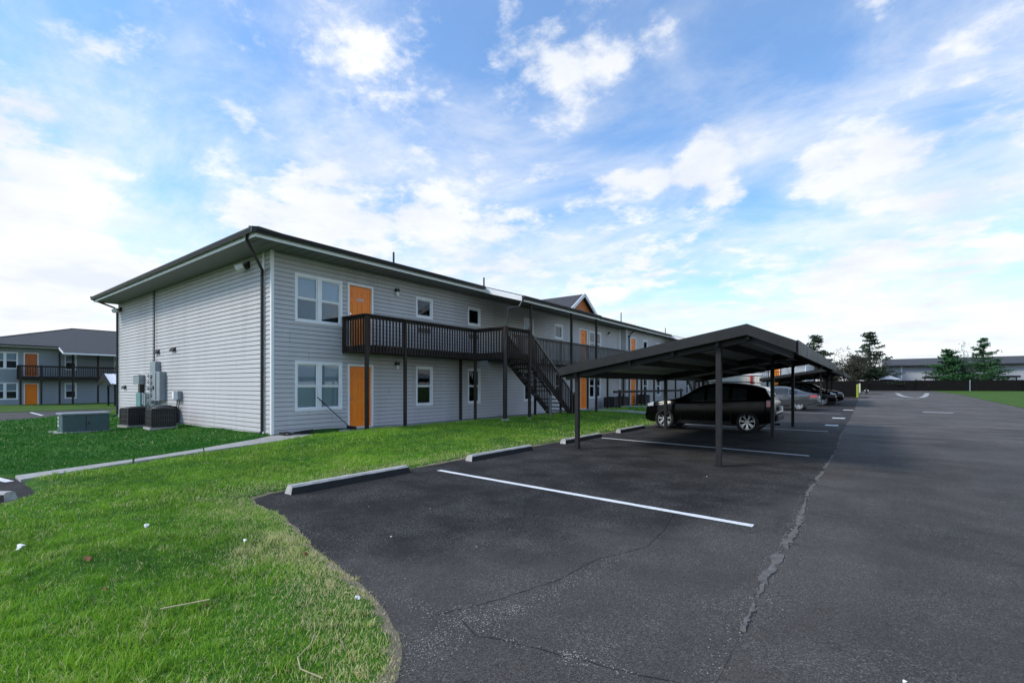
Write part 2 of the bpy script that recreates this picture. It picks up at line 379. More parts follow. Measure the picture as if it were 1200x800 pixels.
# lawn outline (everything to the left of the lot edge)
EDGE = [(-1.75, -8), (-1.72, 0), (-1.85, 1.0), (-1.95, 1.61), (-2.08, 1.78), (-2.34, 1.96), (-2.7, 2.09), (-3.05, 2.2), (-3.6, 2.33), (-4.26, 2.48), (-4.9, 2.66), (-5.6, 2.82), (-6.3, 2.9), (-6.72, 3.02), (-6.84, 3.3), (-6.80, 6), (-6.86, 9), (-6.8, 14), (-6.85, 20), (-6.82, 62), (-38, 62)]
LEFT = [(-38, 20), (-36.5, 9), (-34.2, 5.1), (-31.9, 3.0), (-29.5, -.5), (-26, -3), (-19, -6), (-14.5, -2), (-12.3, 1.0), (-11.4, 1.28), (-9.55, 1.28), (-9.05, .85), (-9.4, .35), (-12, -1.8), (-15, -6), (-15, -8)]
POLY = EDGE + LEFT
def sdist(X, Y, poly=POLY):
    P = np.array(poly); n = len(P); best = np.full(X.shape, 1e9); inside = np.zeros(X.shape, bool)
    for i in range(n):
        a = P[i]; b = P[(i+1) % n]; ab = b-a; L2 = (ab**2).sum()
        t = np.clip(((X-a[0])*ab[0]+(Y-a[1])*ab[1])/L2, 0, 1)
        best = np.minimum(best, np.hypot(X-a[0]-t*ab[0], Y-a[1]-t*ab[1]))
        c = ((a[1] > Y) != (b[1] > Y)) & (X < (b[0]-a[0])*(Y-a[1])/((b[1]-a[1]) if b[1] != a[1] else 1e-9)+a[0]); inside ^= c
    return np.where(inside, best, -best)
WALKPOLY = [(-11.42, 1.25), (-11.62, 2.1), (-11.95, 3.0), (-12.6, 4.5), (-13.3, 5.9), (-13.75, 6.6), (-13.9, 31.2), (-12.6, 31.2), (-12.62, 20), (-12.7, 12), (-12.62, 8.6), (-12.45, 6.6), (-12.27, 5.4), (-11.94, 4.1), (-11.55, 2.9), (-11.14, 1.95), (-10.86, 1.25)]
def wobble(X, Y): return 1.5*.05*np.sin(X*3.1+1.3*np.sin(Y*2.3))+.04*np.sin(Y*5.3+X*2.1)+.02*np.sin(X*17+Y*11)+.015*np.sin(Y*23-X*7)
def lawn_z(X, Y):
    X = np.asarray(X, float); Y = np.asarray(Y, float)
    d = sdist(X, Y)+.35*wobble(X, Y)*(Y < 20)
    rise = np.clip((-X-7.2)/3.6, 0, 1)*np.clip((Y-4.5)/4, 0, 1); rise = rise*rise*(3-2*rise)
    bump = .20*rise - .08*np.clip((-X-11.6)/1.2, 0, 1)*np.clip((Y-6)/4, 0, 1)
    far = np.clip((-X-16)/14, 0, 1)*.10
    z = np.clip(d*.5, -.12, .035) + bump - far + np_gz(Y) + .012*np.sin(X*2.3+Y)*np.sin(Y*1.7)
    wk = sdist(X, Y, WALKPOLY)
    z = z - np.clip(wk+.02, 0, .06)*.9
    return z
xs = ramp(-39, -15, .6)+ramp(-15, -7, .14)+ramp(-7, -1.2, .07)+[-1.2]; ys = ramp(-6, -1, .3)+ramp(-1, 7, .08)+ramp(7, 16, .16)+ramp(16, 63, .6)+[63]
sheet('lawn', xs, ys, lawn_z, 'lawn_soil', keep=lambda X, Y: sdist(X, Y) > -.35, kind='structure')
lw = bpy.data.objects['lawn'].data; co = np.empty(len(lw.vertices)*3); lw.vertices.foreach_get('co', co); co = co.reshape(-1, 3)
bd = sdist(co[:, 0], co[:, 1]); bare = np.clip(1-bd/np.where((co[:, 1] < 2.6) & (co[:, 0] > -4.4), .20, .10), 0, 1)*(co[:, 0] > -8.5)
at_ = lw.attributes.new('bare', 'FLOAT', 'POINT'); at_.data.foreach_set('value', bare.astype(np.float32))
def lz(x, y): return float(lawn_z(np.array([x]), np.array([y]))[0])

def grass_field(name, boxes, label, m='grass_blade'):
    """boxes: (x0,x1,y0,y1, blades per m2, height, width); real blades, one mesh"""
    V = []; T = []
    for (x0, x1, y0, y1, dens, h, wd) in boxes:
        n = int((x1-x0)*(y1-y0)*dens); X = rng.uniform(x0, x1, n); Y = rng.uniform(y0, y1, n)
        cl = rng.integers(0, n, n)                       # clumping
        k = rng.random(n) < .5; X[k] = X[cl[k]]+rng.normal(0, .02, k.sum()); Y[k] = Y[cl[k]]+rng.normal(0, .02, k.sum())
        D = sdist(X, Y)+.35*wobble(X, Y); WK = sdist(X, Y, WALKPOLY)
        ok = (D > -.03) & (rng.random(n) < np.clip(.25+D/.22+.5*np.sin(X*9+3*np.sin(Y*7))*np.sin(Y*11+X*3), 0.16, 1)) & (WK < -.03) & ~((X < -13.75) & (X > -29.5) & (Y > 6.6))
        # keep only what a camera near the photographer could see
        cs, sn = math.cos(YAW), math.sin(YAW); dep = -X*sn+Y*cs; lat = X*cs+Y*sn
        ok &= (dep > .3) & (np.abs(lat) < dep*1.35+1.2)
        X, Y, D = X[ok], Y[ok], D[ok]; n = len(X)
        Z = lawn_z(X, Y)-.005
        patch = .5+.5*np.sin(X*1.9+1.7*np.sin(Y*1.3))*np.sin(Y*2.2+1.1*np.sin(X*1.7)); fine = .5+.5*np.sin(X*7.1+2*np.sin(Y*6))*np.sin(Y*8.3+X)
        tuft = (np.sin(X*13.7+2.1*np.sin(Y*9.1))*np.sin(Y*12.3+1.7*np.sin(X*8.3)) > .55); hh = h*rng.uniform(.45, 1.25, n)*(.6+.6*patch)*np.where(tuft, 1.5, .9)*np.clip(.55+D*2, .45, 1)
        a = rng.uniform(0, 2*np.pi, n); lean = rng.uniform(.15, 1.1, n)*hh; la = rng.uniform(0, 2*np.pi, n)
        wx, wy = np.cos(a)*wd/2, np.sin(a)*wd/2; lx, ly = np.cos(la)*lean, np.sin(la)*lean
        b = np.stack([X-wx, Y-wy, Z], -1); c = np.stack([X+wx, Y+wy, Z], -1)
        m1 = np.stack([X-wx*.7+lx*.35, Y-wy*.7+ly*.35, Z+hh*.6], -1); m2 = np.stack([X+wx*.7+lx*.35, Y+wy*.7+ly*.35, Z+hh*.6], -1)
        t = np.stack([X+lx, Y+ly, Z+hh*rng.uniform(.75, 1, n)], -1)
        dry = np.clip(1.25-D/.7+.35*np.sin(X*5+2*np.sin(Y*4))*np.sin(Y*6), 0, 1)*np.where((Y < 2.7) & (X > -4.8), .78, .42)+.14*(fine > .72)+.05
        deep_green = (X < -11.2-.38*(Y-1.2)) & (Y < 7); dry = np.where(deep_green, .01, np.where((X < -8.5), dry*.4, dry))  # left of the walkway blades take one fixed deeper green
        tone = rng.random(n)*.75*(.35+.9*patch); tone = np.where(deep_green, -.0*tone-1., tone); isdry = rng.random(n) < dry; tone = np.where(isdry, rng.uniform(.88, 1, n), tone)
        V.append(np.stack([b, c, m2, m1, t], 1).reshape(-1, 3)); T.append(np.repeat(tone, 5))
    V = np.concatenate(V); T = np.concatenate(T); nb = len(V)//5; base = (np.arange(nb)*5)[:, None]
    me = bpy.data.meshes.new(name); me.vertices.add(len(V)); me.vertices.foreach_set('co', V.astype(np.float32).ravel())
    li = np.concatenate([base+np.array([0, 1, 2, 3]), base+np.array([3, 2, 4])], 1).ravel()
    me.loops.add(len(li)); me.loops.foreach_set('vertex_index', li.astype(np.int32)); me.polygons.add(nb*2)
    ls = (np.arange(nb)[:, None]*7+np.array([0, 4])).ravel(); me.polygons.foreach_set('loop_start', ls.astype(np.int32))
    me.polygons.foreach_set('loop_total', np.tile([4, 3], nb).astype(np.int32)); me.update(calc_edges=True)
    at = me.attributes.new('tone', 'FLOAT', 'POINT'); at.data.foreach_set('value', T.astype(np.float32))
    me.materials.append(MATS[m]); o = bpy.data.objects.new(name, me); COL.objects.link(o); tag(o, label, 'grass', kind='stuff'); print(name, nb, 'blades'); return o
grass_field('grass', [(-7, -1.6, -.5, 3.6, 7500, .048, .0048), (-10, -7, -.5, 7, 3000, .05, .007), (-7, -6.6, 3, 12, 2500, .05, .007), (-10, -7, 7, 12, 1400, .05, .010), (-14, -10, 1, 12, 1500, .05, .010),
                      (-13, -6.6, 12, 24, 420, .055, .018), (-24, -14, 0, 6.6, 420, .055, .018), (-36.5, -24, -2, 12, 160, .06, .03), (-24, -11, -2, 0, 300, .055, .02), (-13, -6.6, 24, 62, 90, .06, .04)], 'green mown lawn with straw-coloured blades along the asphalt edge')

# drive's right-hand lawn, beyond the frame's right edge it goes on towards the camera
REDGE = [(9.2, 118), (9.4, 100), (9.6, 84), (8.55, 60), (7.9, 44), (7.7, 20), (7.7, -8)]
mb = MB()
for (a, b) in zip(REDGE[:-1], REDGE[1:]):
    mb.quad((b[0], b[1], gz(b[1])+.03), (60, b[1], gz(b[1])+.05), (60, a[1], gz(a[1])+.05), (a[0], a[1], gz(a[1])+.03))
    mb.quad((b[0], b[1], gz(b[1])-.05), (b[0], b[1], gz(b[1])+.03), (a[0], a[1], gz(a[1])+.03), (a[0], a[1], gz(a[1])-.05))
mb.build('roadside_lawn', 'far_lawn', kind='structure')

# ---- concrete walkway: slabs as parts
walk = empty('walkway', (-13, 6, 0)); walk['kind'] = 'structure'
left = [(-11.42, 1.25), (-11.95, 3.0), (-12.6, 4.5), (-13.3, 5.9), (-13.84, 6.72), (-13.84, 9.1)]; right = [(-10.86, 1.25), (-11.55, 2.9), (-12.0, 4.3), (-12.35, 5.74), (-12.5, 6.9), (-12.62, 9.1)]
lz_ = [.035, .05, .06, .08, .10, .12]
y = 9.1
while y < 30.5: y = min(y+1.53, 30.6); left.append((-13.84, y)); right.append((-12.62, y)); lz_.append(.12)
for i in range(len(left)-1):
    (a, b), (c, d_) = (left[i], right[i]), (left[i+1], right[i+1]); g = .012
    def sh(p, q, t): return (p[0]+(q[0]-p[0])*t, p[1]+(q[1]-p[1])*t)
    A, B, C_, D_ = sh(a, c, g), sh(b, d_, g), sh(d_, b, g), sh(c, a, g)
    m = MB(); z0, z1 = lz_[i]+.015, lz_[i+1]+.015; j = random.uniform(-.004, .004)
    vs = [(*A, z0-.12), (*B, z0-.12), (*C_, z1-.12), (*D_, z1-.12), (*A, z0+j), (*B, z0+j), (*C_, z1+j), (*D_, z1+j)]
    m.v = vs; m.f = [(3, 2, 1, 0), (4, 5, 6, 7), (0, 1, 5, 4), (1, 2, 6, 5), (2, 3, 7, 6), (3, 0, 4, 7)]; m.m = [0]*6
    m.build('slab', 'concrete', walk, bevel=.006)
walk2 = empty('cross_path', (-10, 23, 0)); walk2['kind'] = 'structure'
for (ya, yb) in ((22.7, 23.5), (27.6, 28.5)):
    x = -12.58
    while x < -7.0:
        x2 = min(x+1.4, -6.9); zz = max(lz(x, ya), lz(x2, ya), lz((x+x2)/2, yb))+.03
        MB().box(x+.01, x2-.01, ya, yb, zz-.12, zz).build('slab', 'concrete', walk2); x = x2
# mulch bed under the stair
m = MB(); m.prism([(-12.55, 13.9), (-10.7, 13.6), (-10.5, 16.2), (-10.8, 19.7), (-12.55, 19.9)], .06, .165); m.build('mulch_bed', 'mulch', kind='structure')

# ---- lot across the lawn on the far left, with its lines
m = MB()
m.quad((-60, -20, -.14), (-14, -20, -.14), (-14, 4, -.14), (-26, 20, -.14), (-60, 20, -.14)); m.build('rear_parking_lot', 'asphalt_road', kind='structure')
m = MB(); m.prism([(-60.4, -20), (-44, -20), (-44, 40), (-60.4, 40)], -.32, -.115); m.build('rear_lawn', 'far_lawn', kind='structure')
m = MB(); m.prism([(-19, -8), (-15, -8), (-11.9, -1.9), (-8.7, .6), (-8.9, 1.4), (-11.4, 1.5), (-12.6, 1.3), (-14.8, -1.9), (-19.3, -6)][::1], -.05, -.006); m.build('side_parking_lot', 'asphalt_lot', kind='structure')
centre(MB().beam((-42.4, 5.4, -.135), (-37.6, 5.25, -.135), .13, .006).build('painted_line', 'paint_line', label='short white stall line in front of the far left apartment building', cat='road marking', group='white stall lines'))
centre(MB().beam((-11.1, 1.17, -.001), (-13.6, .75, -.001), .11, .006).build('painted_line', 'paint_line', label='white stall line at the left edge near the end of the walkway', cat='road marking', group='white stall lines'))

# ---- painted lines, seam, cracks on the lot
def line_label(i): return ['white stall line nearest the camera, in the open stall', 'white stall line passing behind the front carport post', 'white stall line under the black sport utility car', 'white stall line between the two carports'][i]
for i, (p, q) in enumerate((((-6.3, 6.09), (-1.02, 5.77)), ((-6.35, 12.82), (-1.05, 12.29)), ((-6.4, 19.5), (-1.1, 19.2)), ((-6.4, 31.2), (-1.2, 31.0)))):
    mm = MB(); N = 26; w0 = .055
    for k in range(N):
        a = Vector((*p, 0)).lerp(Vector((*q, 0)), k/N); b = Vector((*p, 0)).lerp(Vector((*q, 0)), (k+1)/N)
        ja, jb = (.004*math.sin(k*2.1), .004*math.sin((k+1)*2.1)); za, zb = gz(a.y)+.004, gz(b.y)+.004
        mm.quad((a.x, a.y-w0+ja, za), (b.x, b.y-w0+jb, zb), (b.x, b.y+w0-jb, zb), (a.x, a.y+w0-ja, za))
    centre(mm.build('painted_line', 'paint_line', label=line_label(i), cat='road marking', group='white stall lines'))
for i, (x, y, l) in enumerate(((-1.16, 22.4, .42), (-1.14, 27.3, .5), (-1.0, 35.5, .5))):
    centre(MB().beam((x-l/2, y, gz(y)+.002), (x+l/2, y-.01, gz(y)+.002), .5, .006).build('painted_dash', 'paint_line', label='small white paint mark on the lot seam, '+['nearest', 'middle', 'farthest'][i]+' of three', cat='road marking', group='white paint marks on the lot seam'))
centre(MB().beam((2.45, 35.4, gz(35)+.003), (3.7, 35.25, gz(35)+.003), .2, .006).build('painted_dash', 'paint_line', label='short white bar painted across the middle of the drive', cat='road marking'))
# seam: crumbled ridge of pale aggregate, one length of broken pieces
m = MB(); y = 1.2
while y < 24:
    L = random.uniform(.12, .5)*(1 if y < 12 else 1.6); xa, xb = float(seam_x(y)), float(seam_x(y+L)); wa = random.uniform(.014, .045); n = 7
    if y > 2 and random.random() < .82:
        lft = [(xa+(xb-xa)*k/n-wa*random.uniform(.2, 1.5), y+L*k/n) for k in range(n+1)]; rgt = [(xa+(xb-xa)*k/n+wa*random.uniform(.1, 1.2), y+L*k/n) for k in range(n+1)]
        m.prism(lft[::1]+rgt[::-1], -.01, random.uniform(.006, .012))
    y += L*random.uniform(.9, 1.0)
m.f = [tuple(reversed(f)) for f in m.f]
tag(m.build('seam_crust', 'crust'), 'line of crumbled pale asphalt crust along the seam between lot and drive', 'asphalt seam', kind='stuff')
# cracks: thin dark ribbons
def crack(pts, wd, m_='black_plastic', lab=''):
    m = MB(); P = [Vector((*p, 0)) for p in pts]; Q = []
    for a, b in zip(P[:-1], P[1:]):
        n = max(3, int((b-a).length/.06))
        for k in range(n): Q.append(a.lerp(b, k/n)+Vector((random.uniform(-.008, .008), random.uniform(-.008, .008), 0)))
    Q.append(P[-1])
    for i in range(len(Q)-1):
        dd = (Q[i+1]-Q[i]).normalized(); nn = Vector((-dd.y, dd.x, 0)); w0 = wd*abs(math.sin(i*.7))+wd*.3; w1 = wd*abs(math.sin((i+1)*.7))+wd*.3
        z = .0035
        m.quad(*[(q.x, q.y, z+gz(q.y)) for q in (Q[i]-nn*w0, Q[i+1]-nn*w1, Q[i+1]+nn*w1, Q[i]+nn*w0)])
    o = m.build('crack', m_, label=lab, cat='crack', group='cracks in the asphalt'); return centre(o)
crack([(-2.2, 2.3), (-1.95, 2.2), (-1.72, 2.27), (-1.45, 2.33), (-1.2, 2.38), (-1.0, 2.41), (-.75, 2.5)], .003, lab='dark crack crossing the asphalt in the foreground towards the drive seam')
crack([(-2.35, 2.2), (-2.2, 2.5), (-2.1, 2.8), (-1.98, 3.2), (-1.94, 3.8), (-1.7, 4.4), (-1.75, 5.0), (-1.9, 5.8), (-1.95, 6.8), (-2.1, 8.2)], .0028, lab='long crack running from the lawn corner up across the first stall line')
crack([(-3.75, 4.35), (-3.55, 4.2), (-3.3, 4.02), (-3.0, 4.0)], .003, lab='short dark crack alone in the middle of the open stall')
crack([(-2.6, 4.7), (-2.1, 4.62), (-1.5, 4.8)], .0022, lab='thin crack just before the first stall line')
crack([(-1.9, 6.9), (-1.4, 6.6), (-.8, 6.7)], .0025, lab='crack beyond the first stall line reaching the drive seam')
# pebbles and crumbs
def stones(name, centers, label, smin=.002, smax=.0062):
    m = MB()
    for (cx, cy, sx, sy, n) in centers:
        for _ in range(n):
            x, y = random.gauss(cx, sx), random.gauss(cy, sy); r = random.uniform(smin, smax); b = len(m.v); z = .002 + gz(y)
            if float(sdist(np.array([x]), np.array([y]))[0]) > .02: continue
            an = random.random()*6
            for k in range(4): m.v.append((x+r*math.cos(an+k*1.57)*random.uniform(.7, 1.3), y+r*math.sin(an+k*1.57)*random.uniform(.7, 1.3), z))
            m.v.append((x, y, z+r*random.uniform(.5, 1)))
            for k in range(4): m.f.append((b+k, b+(k+1) % 4, b+4)); m.m.append(0)
    tag(m.build(name, 'gravel_mat'), label, 'gravel', kind='stuff')
cs = [(a, b, c, d_, int(n*.6)) for (a, b, c, d_, n) in [(-2.08, 1.95, .09, .16, 650), (-2.1, 2.35, .10, .10, 500), (-1.98, 2.62, .05, .05, 260), (-1.9, 3.1, .05, .22, 240), (-1.83, 3.9, .05, .3, 160), (-1.36, 2.35, .05, .03, 220), (-1.75, 2.28, .12, .03, 120), (-1.15, 2.4, .1, .03, 90),
      (-2.5, 2.22, .2, .06, 220), (-3.6, 2.5, .5, .05, 110), (-5, 2.85, .6, .05, 70), (-3.5, 4.5, 1.8, 1.5, 260), (0, 4, 2, 2.5, 260), (-.68, 4.5, .05, 2.5, 900), (-.68, 9, .05, 2.5, 300), (-1.75, 7.5, .1, 1.2, 70)]]
stones('gravel', cs, 'loose pale gravel and crumbs scattered over the asphalt near the lawn corner')
def ribbon(pts, wd, label):
    m = MB(); n = len(pts)
    for i in range(n-1):
        a, b = Vector((*pts[i], 0)), Vector((*pts[i+1], 0)); dd = (b-a).normalized(); nn = Vector((-dd.y, dd.x, 0))*wd/2
        m.quad(*[(q.x, q.y, gz(q.y)+.006) for q in (a-nn, b-nn, b+nn, a+nn)])
    centre(m.build('painted_curve', 'concrete', label=label, cat='road marking'))
ribbon([(3.4, 92), (3.3, 84), (3.2, 76), (3.35, 70), (3.9, 66.5), (4.6, 68), (5.3, 74), (6.1, 83), (7.0, 94)], .5, 'worn white curved marking on the far end of the drive')
ribbon([(1.9, 63), (2.9, 61.5), (4.0, 61.5)], .6, 'short white bar just before the curved marking on the drive')

# ---- wheel stops
def wheelstop():
    m = MB(); pr = [(-.09, 0), (.09, 0), (.075, .10), (.045, .125), (-.045, .125), (-.075, .10)]
    N = 14
    for k in range(N+1):
        t = -1.1+2.2*k/N
        for (a, b) in pr: m.v.append((a+random.uniform(-.003, .003), t+(.03 if k == 0 else -.03 if k == N else 0)*(b > .05), b+random.uniform(-.003, .003)*(b > 0)))
    n = len(pr)
    for k in range(N):
        for i in range(n): j = (i+1) % n; m.f.append((k*n+i, (k+1)*n+i, (k+1)*n+j, k*n+j)); m.m.append(1 if i == 1 else 0)
    m.f += [tuple(range(n)), tuple(N*n+i for i in reversed(range(n)))]; m.m += [0, 0]
    return m.build('wheel_stop', ['old_concrete', 'shaded_face'])
ws = wheelstop(); first = True
for (x, y, lab) in ((-6.64, 4.54, 'pale concrete wheel stop nearest the camera at the lawn edge'), (-6.57, 8.3, 'concrete wheel stop between the first stall line and the carport'), (-6.55, 12.0, 'concrete wheel stop beside the left front carport post'), (-6.6, 15.6, 'concrete wheel stop in front of the empty covered stall before the black car'), (-6.6, 22.8, 'concrete wheel stop beyond the black car under the first carport'), (-6.6, 36.8, 'concrete wheel stop past the silver car')):
    o = ws if first else ws.copy()
    if not first: COL.objects.link(o)
    first = False; o.location = (x, y, gz(y)-.002); o.rotation_euler = (0, 0, random.uniform(-.012, .012)); tag(o, lab, 'wheel stop', 'concrete wheel stops')
o = ws.copy(); COL.objects.link(o); o.location = (-9.95, .45, -.006); o.rotation_euler = (0, 0, math.radians(-52)); o.scale = (1, .8, 1); tag(o, 'white concrete wheel stop cut by the left edge of the photo', 'wheel stop', 'concrete wheel stops')

# ------------------------------------------------------------------ apartment buildings
def openings_cut(a, b, z, h, ops):
    """free intervals of [a,b] for a course z..z+h given openings (y0,y1,z0,z1)"""
    seg = [(a, b)]
    for (o0, o1, p0, p1) in ops:
        if p1 <= z+.02 or p0 >= z+h-.02: continue
        ns = []
        for (s0, s1) in seg:
            if o1 <= s0 or o0 >= s1: ns.append((s0, s1)); continue
            if o0 > s0: ns.append((s0, o0))
            if o1 < s1: ns.append((o1, s1))
        seg = ns
    return [s for s in seg if s[1]-s[0] > .01]
EXPO = .1375; GAP = .0105
def siding_profile(z, h, face, sgn):
    # face = coordinate of wall face, sgn = outward direction; board leans out towards its lower edge
    return [(face-sgn*.004, z+GAP), (face+sgn*.019, z+GAP), (face+sgn*.021, z+GAP+.008), (face+sgn*.002, z+h), (face-sgn*.004, z+h)]
def siding(root, axis, face, sgn, a, b, z0, z1, ops, joined=False, seamlen=3.66, m='siding'):
    k = 0; z = z0; J = MB()
    while z < z1-.01:
        h = min(EXPO, z1-z); off = [0, 1.9, 1.1, 2.7, .5, 3.1][(k//2) % 6]; cuts = []
        t = a+off
        while t < b: cuts.append(t); t += seamlen
        for (s0, s1) in openings_cut(a, b, z, h, ops):
            cc = [c for c in cuts if s0+.4 < c < s1-.4]; e = [s0]+cc+[s1]
            for i, (p, q) in enumerate(zip(e[:-1], e[1:])):
                pr = siding_profile(z, h, face+sgn*(.0015*(i % 2)), sgn); g = .005 if i else 0
                mm = J if joined else MB()
                mm.extr(pr, p+g, q, 'y' if axis == 'y' else 'x')
                if not joined: mm.build('siding_board', m, root)
        for (o0, o1, p0, p1) in ops:
            if p1 <= z+.02 or p0 >= z+h-.02: continue
            for (za, zc) in ((z+GAP, p0), (p1, z+h)):
                if zc-za > .01 and za >= z and zc <= z+h:
                    o0_, o1_ = max(a, o0), min(b, o1)
                    if o1_ <= o0_: continue
                    mm = J if joined else MB()
                    lo_, hi_ = (face, face+sgn*.014) if sgn > 0 else (face-.014, face)
                    mm.box(lo_, hi_, o0_, o1_, za, zc) if axis == 'y' else mm.box(o0_, o1_, lo_, hi_, za, zc)
                    if not joined: mm.build('siding_board', m, root)
        z += h; k += 1
    if joined: tag(J.build('siding', m, root), kind='stuff')
def window(root, X, y0, y1, z0, z1, n=1, screen=True, joined=False, blind=True, bright=False, far=False, depth=.1):
    """window on a wall facing +X; n = number of sash pairs side by side"""
    f = MB(); t = .075; F = X+.028
    for (a, b, c, d_) in ((y0, y1, z1-t, z1), (y0, y1, z0, z0+t)): f.box(X-.1, F, a, b, c, d_)
    for (a, b) in ((y0, y0+t), (y1-t, y1)): f.box(X-.1, F-.002, a, b, z0+t, z1-t)
    iw = (y1-y0-2*t); mul = .13
    cells = []
    if n == 2: mid = (y0+y1)/2; f.box(X-.1, F-.003, mid-mul/2, mid+mul/2, z0+t, z1-t); cells = [(y0+t, mid-mul/2), (mid+mul/2, y1-t)]
    else: cells = [(y0+t, y1-t)]
    fo = f.build('window', 'white_trim', root)
    tall = (z1-z0) > 1.1; zm = (z0+z1)/2
    for (a, b) in cells:
        s = MB(); r = .035
        halves = [(z0+t, zm, 0.), (zm, z1-t, .018)] if tall else [(z0+t, z1-t, .01)]
        for hi, (c, d_, o) in enumerate(halves):
            G_ = X-.045+o
            s.box(G_-.015, G_+.02, a, b, c, c+r); s.box(G_-.015, G_+.02, a, b, d_-r, d_); s.box(G_-.015, G_+.018, a, a+r, c+r, d_-r); s.box(G_-.015, G_+.018, b-r, b, c+r, d_-r)
            g = MB(); g.box(G_-.002, G_+.003, a+r, b-r, c+r, d_-r); g.build('pane', 'glass', fo)
            if tall and hi == 0:
                sc = MB(); sc.box(G_-.022, G_-.018, a+r*.4, b-r*.4, c, d_)
                if screen and not bright: sc.build('screen', 'screen', fo)
        s.build('sash', 'white_trim', fo)
        if blind:
            zb = z0+t; bl = MB(); kk = int((z1-t-zb)/.05) if not far else 1
            hh = (z1-t-zb)/kk
            for q in range(kk): bl.quad((X-.080, a, zb+q*hh), (X-.080, b, zb+q*hh), (X-.088, b, zb+(q+1)*hh), (X-.088, a, zb+(q+1)*hh))
            bl.build('blind', 'blind', fo)
    return fo
def door(root, X, y0, y1, z0, z1, number=None, hinge=1, col='orange', far=False):
    f = MB(); t = .07; F = X+.03
    f.box(X-.1, F, y0, y0+t, z0, z1); f.box(X-.1, F, y1-t, y1, z0, z1); f.box(X-.1, F+.002, y0+t, y1-t, z1-t, z1); f.box(X-.1, F+.02, y0+t, y1-t, z0, z0+.04)
    fo = f.build('door_frame', 'white_trim', root)
    d_ = MB(); a, b, c, e = y0+t+.004, y1-t-.004, z0+.045, z1-t-.004; Xd = X-.045; d_.box(Xd-.04, Xd, a, b, c, e)
    do = d_.build('door', col, root)
    w_ = (b-a); st = .11; pw = (w_-3*st)/2
    for (h0, h1) in ((.16, .62), (.78, 1.30), (1.42, 1.62)) if False else ((.20, .80), (.93, 1.52), (1.64, 1.88)):
        for q in range(2):
            y_ = a+st+q*(pw+st); p = MB(); z_a, z_b = c+h0, min(c+h1, e-.1)
            # raised panel with moulding: frame ring proud, centre field recessed then raised
            p.extr([(y_, z_a), (y_+pw, z_a), (y_+pw, z_b), (y_, z_b)], Xd, Xd+.004, 'x') if False else None
            p.box(Xd, Xd+.012, y_, y_+pw, z_a, z_a+.02); p.box(Xd, Xd+.012, y_, y_+pw, z_b-.02, z_b); p.box(Xd, Xd+.012, y_, y_+.02, z_a+.02, z_b-.02); p.box(Xd, Xd+.012, y_+pw-.02, y_+pw, z_a+.02, z_b-.02)
            p.box(Xd, Xd+.009, y_+.05, y_+pw-.05, z_a+.05, z_b-.05)
            p.build('door_panel', col, do)
    h = MB(); hy = a+.07 if hinge > 0 else b-.07; h.tube([(Xd, hy, c+.93), (Xd+.05, hy, c+.93)], .012, 8); h.tube([(Xd+.045, hy, c+.93), (Xd+.075, hy, c+.93)], [.022, .03], 10); h.tube([(Xd, hy, c+1.08), (Xd+.02, hy, c+1.08)], .025, 10)
    h.build('handle', 'chrome', do)
    if number: text(number, .15, .004, 'plate_white', do, Matrix.Translation((Xd+.014, (a+b)/2, c+1.58))@Matrix.Rotation(math.pi/2, 4, 'Z')@Matrix.Rotation(math.pi/2, 4, 'X'), 'house_number')
    return do
def wall_lamp(root, X, y, z):
    m = MB(); m.box(X+.01, X+.13, y-.075, y+.075, z+.05, z+.17); o = m.build('wall_lamp', 'black_trim', root, bevel=.01)
    m = MB(); m.box(X+.03, X+.115, y-.055, y+.055, z-.09, z+.05); m.build('lamp_lens', 'plate_white', o)
def rail(root, p, q, z, m, posts=(), spacing=.13, skirt=.2, h=.95, bal=None, top=True, ends=True):
    """guard rail from p to q (2-D) at deck level z: top rail, balusters nailed outside over the rim joist"""
    P, Q = Vector((*p, 0)), Vector((*q, 0)); L = (Q-P).length; d_ = (Q-P)/L; n_ = Vector((d_.y, -d_.x, 0))
    N = max(2, int(L/spacing))
    for i in range(N+1):
        c = P+d_*(L*i/N); b = MB(); b.beam((c.x, c.y, z-skirt-.03), (c.x, c.y, z+h-.04), .042, .04, up=tuple(n_)); b.build('baluster', m, root)
    MB().beam(P-n_*.01+Vector((0, 0, z+h)), Q-n_*.01+Vector((0, 0, z+h)), .14, .04).build('top_rail', m, root)
    MB().beam(P-n_*.04+Vector((0, 0, z+h-.07)), Q-n_*.04+Vector((0, 0, z+h-.07)), .035, .09).build('rail_board', m, root)
def post(root, x, y, z0, z1, m, w_=.09, foot=True):
    MB().box(x-w_/2, x+w_/2, y-w_/2, y+w_/2, z0+(.04 if foot else 0), z1).build('post', m, root)
    if foot: MB().box(x-w_*.9, x+w_*.9, y-w_*.9, y+w_*.9, z0-.1, z0+.05).build('footing', 'concrete', root)
def deck(root, x0, x1, y0, y1, z, m):
    d_ = MB(); d_.box(x0, x1, y0, y1, z-.2, z-.045); d_.build('rim_joist', m, root)
    n = int((x1-x0)/.14); w_ = (x1-x0)/n
    for i in range(n): MB().box(x0+i*w_+.004, x0+(i+1)*w_-.004, y0-.01, y1+.01, z-.04, z).build('deck_board', m, root)

